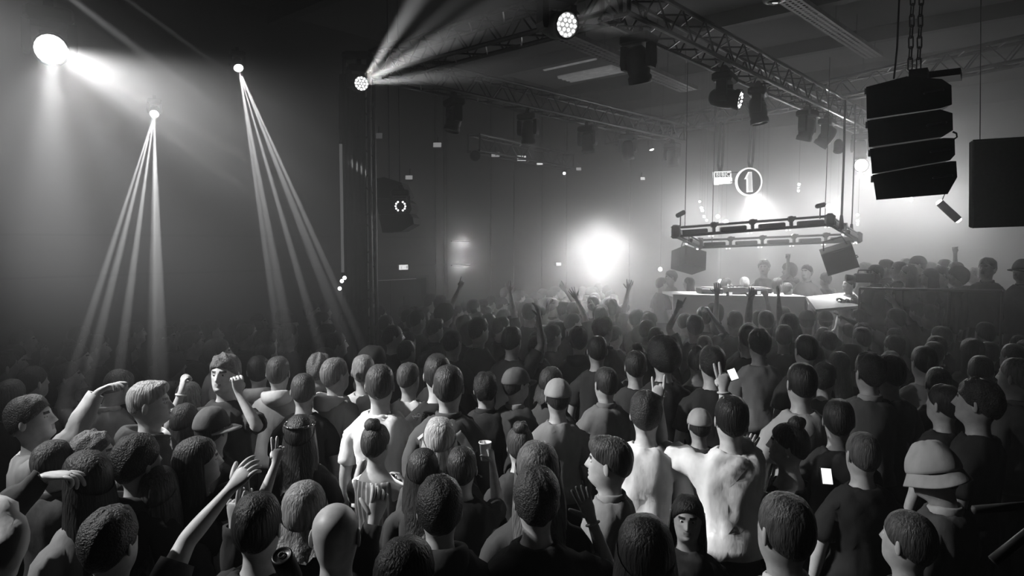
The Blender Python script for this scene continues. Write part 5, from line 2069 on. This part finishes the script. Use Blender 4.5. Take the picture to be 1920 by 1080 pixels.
# ------------------------------------------------------------------ people on the platform
STG = [
    (1258, 508, 11.6, 95, 'messy', .2, 'tee', .3, 'hazy figure on the platform behind the bright-edged monitor, topmost', None),
    (1240, 520, 11.2, -60, 'short', .1, 'tee', .2, 'hazy figure by the low lamp beyond the booth', None),
    (1292, 520, 11.8, 60, 'long', .2, 'tee', .3, 'hazy long-haired figure below the tilted grey monitor', None),
    (1362, 521, 11.0, -80, 'short', .05, 'tee', .05, 'man bending over the booth desk behind the lamp', None),
    (1396, 519, 11.0, -10, 'crop', .5, 'tee', .12, 'pale-haired person with back to us behind the booth', None),
    (1433, 488, 11.6, 150, 'messy', .2, 'vest', .3, 'person on the platform with one arm raised and bent',
     {'L': dict(u=(0.55, -0.3, 0.5), f=(-0.05, -0.1, 1), pose='fist', palm=(0, -1, 0)), 'R': dict(u=(-0.6, -0.5, -0.6), f=(-0.5, -0.6, 0.1), pose='relax')}),
    (1480, 495, 11.9, 80, 'hood', .12, 'hoodie', .12, 'hooded hazy figure behind the booth', None),
    (1458, 521, 10.8, -70, 'short', .04, 'tee', .04, 'dark man crouched at the booth desk, taller of a pair', None),
    (1477, 530, 10.7, -60, 'short', .05, 'tee', .05, 'dark man crouched at the booth desk, shorter of a pair', None),
    (1513, 496, 11.3, 130, 'short', .05, 'jacket', .06, 'man in dark jacket with crossed hands behind the booth', {'R': dict(u=(-0.1, -0.3, -1), f=(0.75, -0.5, 0.1)), 'L': dict(u=(0.3, -0.1, -1), f=(-0.9, -0.5, 0.2))}),
    (1548, 512, 11.6, 30, 'messy', .1, 'tee', .2, 'hazy person between the booth and the tilted monitor', None),
    (1592, 520, 10.5, 100, 'short', .05, 'tee', .08, 'person at a camera tripod beyond the tilted panel', None),
    (1622, 493, 11.4, 40, 'messy', .3, 'tee', .4, 'hazy fair-haired person behind the camera operator', None),
    (1642, 496, 9.8, 88, 'short', .03, 'jacket', .03, 'camera operator in black on the raised platform',
     {'L': dict(u=(-0.35, -0.2, -0.8), f=(-0.75, 0.1, 0.45), pose='grip'), 'R': dict(u=(-0.3, 0.3, -0.8), f=(-0.75, 0.0, 0.4), pose='grip')}),
    (1661, 486, 10.3, 60, 'short', .03, 'jacket', .06, 'man with round dark head and pale collar on the platform', None),
    (1686, 490, 10.0, 78, 'crop', .06, 'jacket', .05, 'man in profile with lit jacket edge on the platform', None),
    (1704, 497, 9.8, 60, 'long', .04, 'tee', .05, 'long-haired woman beside the profile man on the platform', None),
    (1699, 486, 11.0, 160, 'messy', .5, 'tee', .4, 'pale-haired person far back on the platform', None),
    (1721, 480, 10.6, 70, 'short', .06, 'jacket', .10, 'tall man in flat cap among the platform guests', None),
    (1744, 503, 9.7, 60, 'parted', .03, 'tee', .04, 'long-haired woman leaning forward on the platform', None),
    (1744, 492, 11.2, 95, 'short', .3, 'tee', .4, 'hazy person in pale cap on the platform', None),
    (1764, 498, 10.0, 85, 'short', .05, 'tee', .2, 'man in grey t-shirt on the platform', None),
    (1771, 486, 10.9, 75, 'short', .08, 'tee', .3, 'hazy man behind the grey t-shirt on the platform',
     None),
    (1792, 491, 10.6, 60, 'short', .1, 'tee', .3, 'man on the platform with one hand raised above the others', {'R': dict(u=(0.1, 0.1, 1), f=(0.0, 0.1, 1), pose='fist')}),
    (1797, 502, 9.5, 70, 'hood', .06, 'hoodie', .07, 'person with a light hood up on the platform', None),
    (1828, 503, 11.0, 80, 'messy', .4, 'tee', .5, 'hazy pale-clad person behind the big man on the platform', None),
    (1852, 484, 9.0, 118, 'curly', .03, 'jacket', .06, 'big curly-haired man in open dark jacket on the platform', None),
    (1919, 486, 8.4, 100, 'short', .03, 'jacket', .05, 'man in peaked cap standing apart at the picture edge', None)]
for i, (px, yt, d, h, hair, ht, top, tone, lab, arms) in enumerate(STG):
    kw = {}
    if 'cap' in lab.split() or 'peaked' in lab:
        kw = dict(hat='cap', hat_tone=.4 if 'pale cap' in lab else .05)
    base = ST
    if d > 10.3 and px < 1600 and at(px, yt, d).z - ST < 1.5:
        base = 0.30
    P(px, yt, 20, h, hair, ht, top, tone, lab, arms, base=ST, d=d, female=('woman' in lab), bulk=1.0, **kw)
q = at(1620, 521, 9.75)
t = thing('video_camera', 'video camera pointed along the platform by the operator in black', 'video camera', q, (0, 0, R(88)))
mk('camera_body', G().bbox((0, 0, 0), (0.10, 0.26, 0.13), 0.015), M_BLACK, t)
mk('lens_barrel', G().tube([(0, 0.13, 0), (0, 0.25, 0)], [0.04, 0.05], 14), M_BLACK, t, True)
mk('viewfinder', G().bbox((0.03, -0.10, 0.09), (0.05, 0.10, 0.05), 0.008), M_BLACK, t)
mk('top_handle', G().tube([(0, -0.09, 0.06), (0, -0.08, 0.11), (0, 0.08, 0.11), (0, 0.09, 0.06)], 0.01, 6), M_BLACK, t)

# ------------------------------------------------------------------ silhouettes with raised hands in the middle of the crowd
ONE = lambda sd, x, pose, ex=0.15: {sd: dict(u=(ex if sd == 'R' else -ex, 0.15, 1), f=(x, 0.05, 1), pose=pose, palm=(0, 1, 0.05))}
MID = [
    (826, 553, 24, -30, 'short', ONE('R', 0.45, 'point'), 'dark person pointing one finger up before the panelled wall', 0),
    (1112, 555, 25, 0, 'short', ONE('L', -0.75, 'flop', .3), 'silhouette stretching a bent hand up near the bright glow', 0),
    (1146, 562, 24, 0, 'messy', ONE('R', 0.2, 'spread'), 'silhouette with fingers spread wide before the bright glow', 0),
    (1127, 575, 26, 0, 'short', ONE('L', -0.5, 'spread', .2), 'silhouette with a splayed hand lower than its neighbours', 0),
    (992, 568, 26, -10, 'short', ONE('L', -0.2, 'relax'), 'dark figure with one loose hand lifted, wall side of the glow', 0),
    (1075, 566, 25, 0, 'short', {'L': dict(u=(-0.6, 0.3, 0.3), f=(0.3, 0.2, 0.9), pose='fist'), 'R': dict(u=(0.6, 0.3, 0.3), f=(-0.4, 0.2, 0.9), pose='fist')}, 'silhouette with both fists up to the head', 0),
    (1320, 575, 27, 0, 'short', ONE('R', 0.05, 'open', .02), 'silhouette holding a flat hand straight up before the booth', 0),
    (1303, 592, 30, 0, 'curly', {'L': dict(u=(-0.4, 0.2, 0.8), f=(0.45, 0.1, 1), pose='point', palm=(0, 1, 0)), 'R': dict(u=(0.6, 0.2, 0.6), f=(-0.6, 0.1, 0.9), pose='grip')}, 'silhouette with both hands joined overhead before the booth', 0),
    (1378, 583, 28, 0, 'short', ONE('R', 0.12, 'open', .1), 'silhouette raising an upright palm before the booth, beside a small phone', 0),
    (1436, 582, 28, 0, 'short', {'R': dict(u=(0.1, 0.1, 1), f=(-0.05, 0.1, 1), pose='open'), 'L': dict(u=(-0.2, 0.1, 1), f=(0.1, 0.1, 1), pose='grip')}, 'silhouette with two hands up filming before the booth', 0),
    (1470, 575, 25, 10, 'short', ONE('L', -0.25, 'fist', .1), 'dark arm bent over heads before the booth', 0),
    (1680, 578, 28, 30, 'short', {'L': dict(u=(-0.8, 0.2, 0.6), f=(-0.8, 0.1, 0.42), pose='point', palm=(0, 0, -1))}, 'person pointing a long dark arm at the booth', 0),
    (1722, 566, 28, 20, 'short', ONE('L', -0.5, 'flop', .4), 'person with a floppy raised hand before the platform guests', 0),
    (1742, 572, 26, 20, 'messy', ONE('L', -0.9, 'relax', .6), 'person leaning a raised forearm before the platform guests', 0),
    (1708, 562, 30, 15, 'short', None, 'tall dark man in a cap standing clear of the crowd', 1),
    (1855, 545, 30, 62, 'long', None, 'long-haired person lit from behind before the standing man', 0),
    (1872, 566, 30, 70, 'parted', {'L': dict(u=(-0.2, 0.2, -0.8), f=(-0.3, 0.1, 0.9), pose='fist')}, 'dark-haired woman with lit knuckles at her chin', 0),
    (1480, 587, 36, 0, 'bob', None, 'person with smooth rim-lit bob before the booth', 0),
    (1403, 608, 36, 0, 'crop', None, 'rim-lit short-haired head among the crowd under the round sign', 0),
    (1512, 627, 42, 4, 'crop', None, 'strongly rim-lit head with a lit ear, mid crowd', 0),
    (1120, 630, 38, 0, 'short', None, 'rim-lit round head in the middle of the crowd', 0),
    (1192, 658, 42, 0, 'short', None, 'dark broad head with pale arc of light, left of the pointing hand'.replace('left of', 'before'), 0),
    (960, 612, 36, -25, 'short', {'R': dict(u=(0.4, 0.3, 0.7), f=(-0.1, 0.1, 1), pose='relax')}, 'dark figure with a bright lit forearm edge', 0)]
for (px, yt, w, h, hair, arms, lab, cap) in MID:
    P(px, yt, w, h, hair, .03, 'tee', .04, lab, arms, hat='cap' if cap else None, hat_tone=.03, female=('woman' in lab), zmin=1.62, zmax=1.9)
for px, py, y, lab in ((1368, 551, 9.4, 'tiny lit phone beside an upright palm before the booth'), (1421, 549, 9.2, 'tiny lit phone between two raised hands before the booth')):
    t = thing('phone', lab, 'phone', at(px, py, y), (R(-10), 0, 0), 'phones in hands')
    mk('case', G().bbox((0, 0.005, 0), (0.09, 0.009, 0.06), 0.004), M_BLACK, t)
    mk('screen', G().box((0.015, -0.001, 0), (0.045, 0.003, 0.045)), M_DIM2, t)

# ------------------------------------------------------------------ the packed crowd, one object per person
PROTO = []
KINDS = [('short', .03, 'tee', .03, 0, 'short-haired', 'dark t-shirt'), ('crop', .05, 'tee', .10, 0, 'crop-haired', 'grey t-shirt'), ('messy', .05, 'hoodie', .04, 0, 'messy-haired', 'dark hoodie'),
         ('curly', .03, 'tee', .05, 0, 'curly-haired', 'dark t-shirt'), ('fade', .04, 'jacket', .03, 0, 'fade-haired', 'dark jacket'), ('long', .06, 'tee', .04, 1, 'long-haired', 'dark top'),
         ('bob', .05, 'tee', .06, 1, 'bob-haired', 'dark top'), ('bun', .04, 'strap', .04, 1, 'bun-haired', 'strap top'), ('quiff', .08, 'polo', .06, 0, 'quiffed', 'polo shirt'),
         ('cap', .05, 'tee', .04, 0, 'capped', 'dark t-shirt'), ('short', .04, 'tee', .30, 0, 'short-haired', 'pale t-shirt'), ('buzz', .06, 'tee', .03, 0, 'shaven-headed', 'dark t-shirt'),
         ('crop', .12, 'long', .05, 0, 'crop-haired', 'dark sweatshirt'), ('parted', .04, 'jacket', .04, 1, 'long-haired', 'dark jacket'), ('capback', .05, 'hoodie', .03, 0, 'backwards-capped', 'dark hoodie'),
         ('pony', .08, 'tee', .05, 1, 'pony-tailed', 'dark top'), ('afro', .02, 'tee', .03, 0, 'big-haired', 'dark t-shirt'), ('hood', .05, 'hoodie', .05, 0, 'hooded', 'dark hoodie')]
WEIGHT = [9, 8, 6, 5, 5, 5, 3, 2, 4, 4, 2, 4, 5, 3, 3, 2, 1, 2]


def zone(x, y):
    px = 960 + x / y * FPX
    if px < 330:
        a = 'under the lower beam fan'
    elif px < 560:
        a = 'between the two beam fans'
    elif px < 760:
        a = 'under the higher beam fan'
    elif px < 930:
        a = 'before the fire door wall'
    elif px < 1090:
        a = 'before the panelled wall'
    elif px < 1240:
        a = 'against the bright glow'
    elif px < 1400:
        a = 'before the hazy grey monitor'
    elif px < 1560:
        a = 'before the white booth'
    elif px < 1720:
        a = 'before the platform guests'
    else:
        a = 'under the dark hanging board'
    return a


def band(y):
    return 'in the near rows' if y < 5.0 else ('in the middle rows' if y < 6.6 else ('in the farther rows' if y < 8.6 else 'in the far rows'))


def in_poly(x, y, pl):
    c = False
    for i in range(len(pl)):
        x0, y0 = pl[i]
        x1, y1 = pl[i - 1]
        if (y0 > y) != (y1 > y) and x < (x1 - x0) * (y - y0) / (y1 - y0) + x0:
            c = not c
    return c


BIG = [(2.1, 9.75), (4.8, 9.75), (5.0, 8.1), (9.9, 7.0), (9.9, 14), (2.1, 16.5)]
cand = []
rr = random.Random(3)
row, y = 0, 4.3
while y < 15.4:
    step = 0.46
    hw = 0.80 * y
    x = -hw + (0.23 if row % 2 else 0)
    while x < hw:
        X, Y = x + rr.uniform(-.12, .12), y + rr.uniform(-.12, .12)
        wall = (Vector((X, Y, 0)) - L0).dot(V)
        if wall > 0.45 and not in_poly(X, Y, BIG) and math.hypot(X - TW.x, Y - TW.y) > 0.5 and not (abs(X / Y) > .79):
            cand.append((X, Y))
        x += step
    y += 0.46
    row += 1
def hides(X, Y):
    px_, py_ = 960 + X / Y * FPX, 455 + 0.95 * FPX / Y
    for a, b in PEOPLE:
        qx, qy = 960 + a / b * FPX, 455 + 0.95 * FPX / b
        if b > Y - 0.05 and abs(px_ - qx) < 130 / Y + 12 and py_ - qy < 420 / Y and Y < 6.2:
            return True
    return False


taken = list(PEOPLE)
spots = []
for X, Y in cand:
    if not hides(X, Y) and all((X - a) ** 2 + (Y - b) ** 2 > 0.37 ** 2 for a, b in taken):
        spots.append((X, Y))
        taken.append((X, Y))
N_MAX = 318 - len(PEOPLE)
spots.sort(key=lambda p: p[1])
far_spots = spots[N_MAX:]
spots = spots[:N_MAX]
print('crowd', len(PEOPLE), len(cand), len(spots), len(far_spots))
used = {}
for X, Y in spots:
    k = rr.choices(range(len(KINDS)), WEIGHT)[0]
    hair, ht, top, tone, fem, hn, tn = KINDS[k]
    h = math.degrees(math.atan2(-(4.4 - X) * 0.8, max(2.0, 11.5 - Y))) + rr.uniform(-22, 22)
    z = rr.gauss(1.70 if fem else 1.765, 0.055)
    z = max(1.56, min(1.90, z))
    lab = '%s %s in %s, %s, %s' % (hn, 'woman' if fem else 'man', tn, zone(X, Y), band(Y)[7:])
    grp = 'crowd ' + zone(X, Y)
    if k not in used:
        kw = {}
        hs = hair
        if hair in ('cap', 'capback'):
            hs, kw = 'short', dict(hat='cap', hat_tone=.05, hat_back=(hair == 'capback'))
        arms = {'R': dict(u=(0.25, 0.3, -1), f=(-0.2, 0.8, -0.3)), 'L': dict(u=(-0.22, 0.1, -1), f=(0.0, 0.3, -1))} if k % 2 else {}
        o, b = make_person(dict(hair=hs, htone=ht, top=top, tone=tone, label=lab, arms=arms, h=h, loc=(X, Y, 0), scale=z / 1.79, seed=40 + k, female=bool(fem), **kw), RND)
        o['group'] = grp
        used[k] = o
    else:
        o = copy_person(used[k], (X, Y, 0), h, z / 1.79, lab, grp)
        if rr.random() < 0.4:
            o.scale.x *= rr.uniform(0.94, 1.08)

ORD = ('first', 'second', 'third', 'fourth', 'fifth', 'sixth', 'seventh', 'eighth')
same = {}
for o in SC.objects:
    if o.get('group', '').startswith('crowd '):
        same.setdefault(o['label'], []).append(o)
for lab, os_ in same.items():
    if len(os_) > 1:
        os_.sort(key=lambda o: o.location.y)
        for i, o in enumerate(os_):
            o['label'] = lab + (', %s one' % ('nearer', 'farther')[i] if len(os_) == 2 else ', %s of %d' % (ORD[i], len(os_)))
# the few dozen farthest heads, past what can be told apart
FV, FF, FM = [], [], []
bases = []
for k in range(4):
    b = Body({}, (0, 0, 0), k == 2)
    V_, F_, T_ = b.arrays()
    N_ = vnormals(V_, F_)
    V_ = V_.copy()
    for i, (rg, q) in enumerate(b.vt):
        if rg in ('t', 'l') or (rg == 'a' and q < 4):
            V_[i] = V_[i] + N_[i] * 0.016
    keep = [(f, t) for f, t in zip(F_, T_) if t[0] not in ('g', 'eye', 'f', 'd')]
    mi_ = [1 if t[0] in ('t', 'l') or (t[0] == 'a' and t[1] < 4) else 0 for f, t in keep]
    hv, hf = hair_geo(('short', 'crop', 'long', 'messy')[k], k, RND)
    bases.append((np.vstack([V_, hv]), [f for f, t in keep] + [tuple(i + len(V_) for i in f) for f in hf], mi_ + [2] * len(hf)))
for X, Y in far_spots:
    V_, F_, m_ = bases[rr.randrange(4)]
    h = math.atan2(-(4.4 - X) * 0.8, max(2.0, 11.5 - Y)) + rr.uniform(-.4, .4)
    sc = max(1.58, min(1.9, rr.gauss(1.75, .06))) / 1.79
    c_, s_ = math.cos(h) * sc, math.sin(h) * sc
    W_ = np.stack([V_[:, 0] * c_ - V_[:, 1] * s_ + X, V_[:, 0] * s_ + V_[:, 1] * c_ + Y, V_[:, 2] * sc], 1)
    o_ = sum(len(a) for a in FV)
    FV.append(W_)
    FF += [tuple(i + o_ for i in f) for f in F_]
    FM += m_
if FV:
    o = mk('crowd', to_mesh('crowd', np.vstack(FV), FF, [skin_mat(.36), cloth_mat(.05), hair_mat(.04)], FM), None, kind='stuff')
    tag(o, 'farthest hazy heads of the packed crowd before the panelled wall', 'crowd')
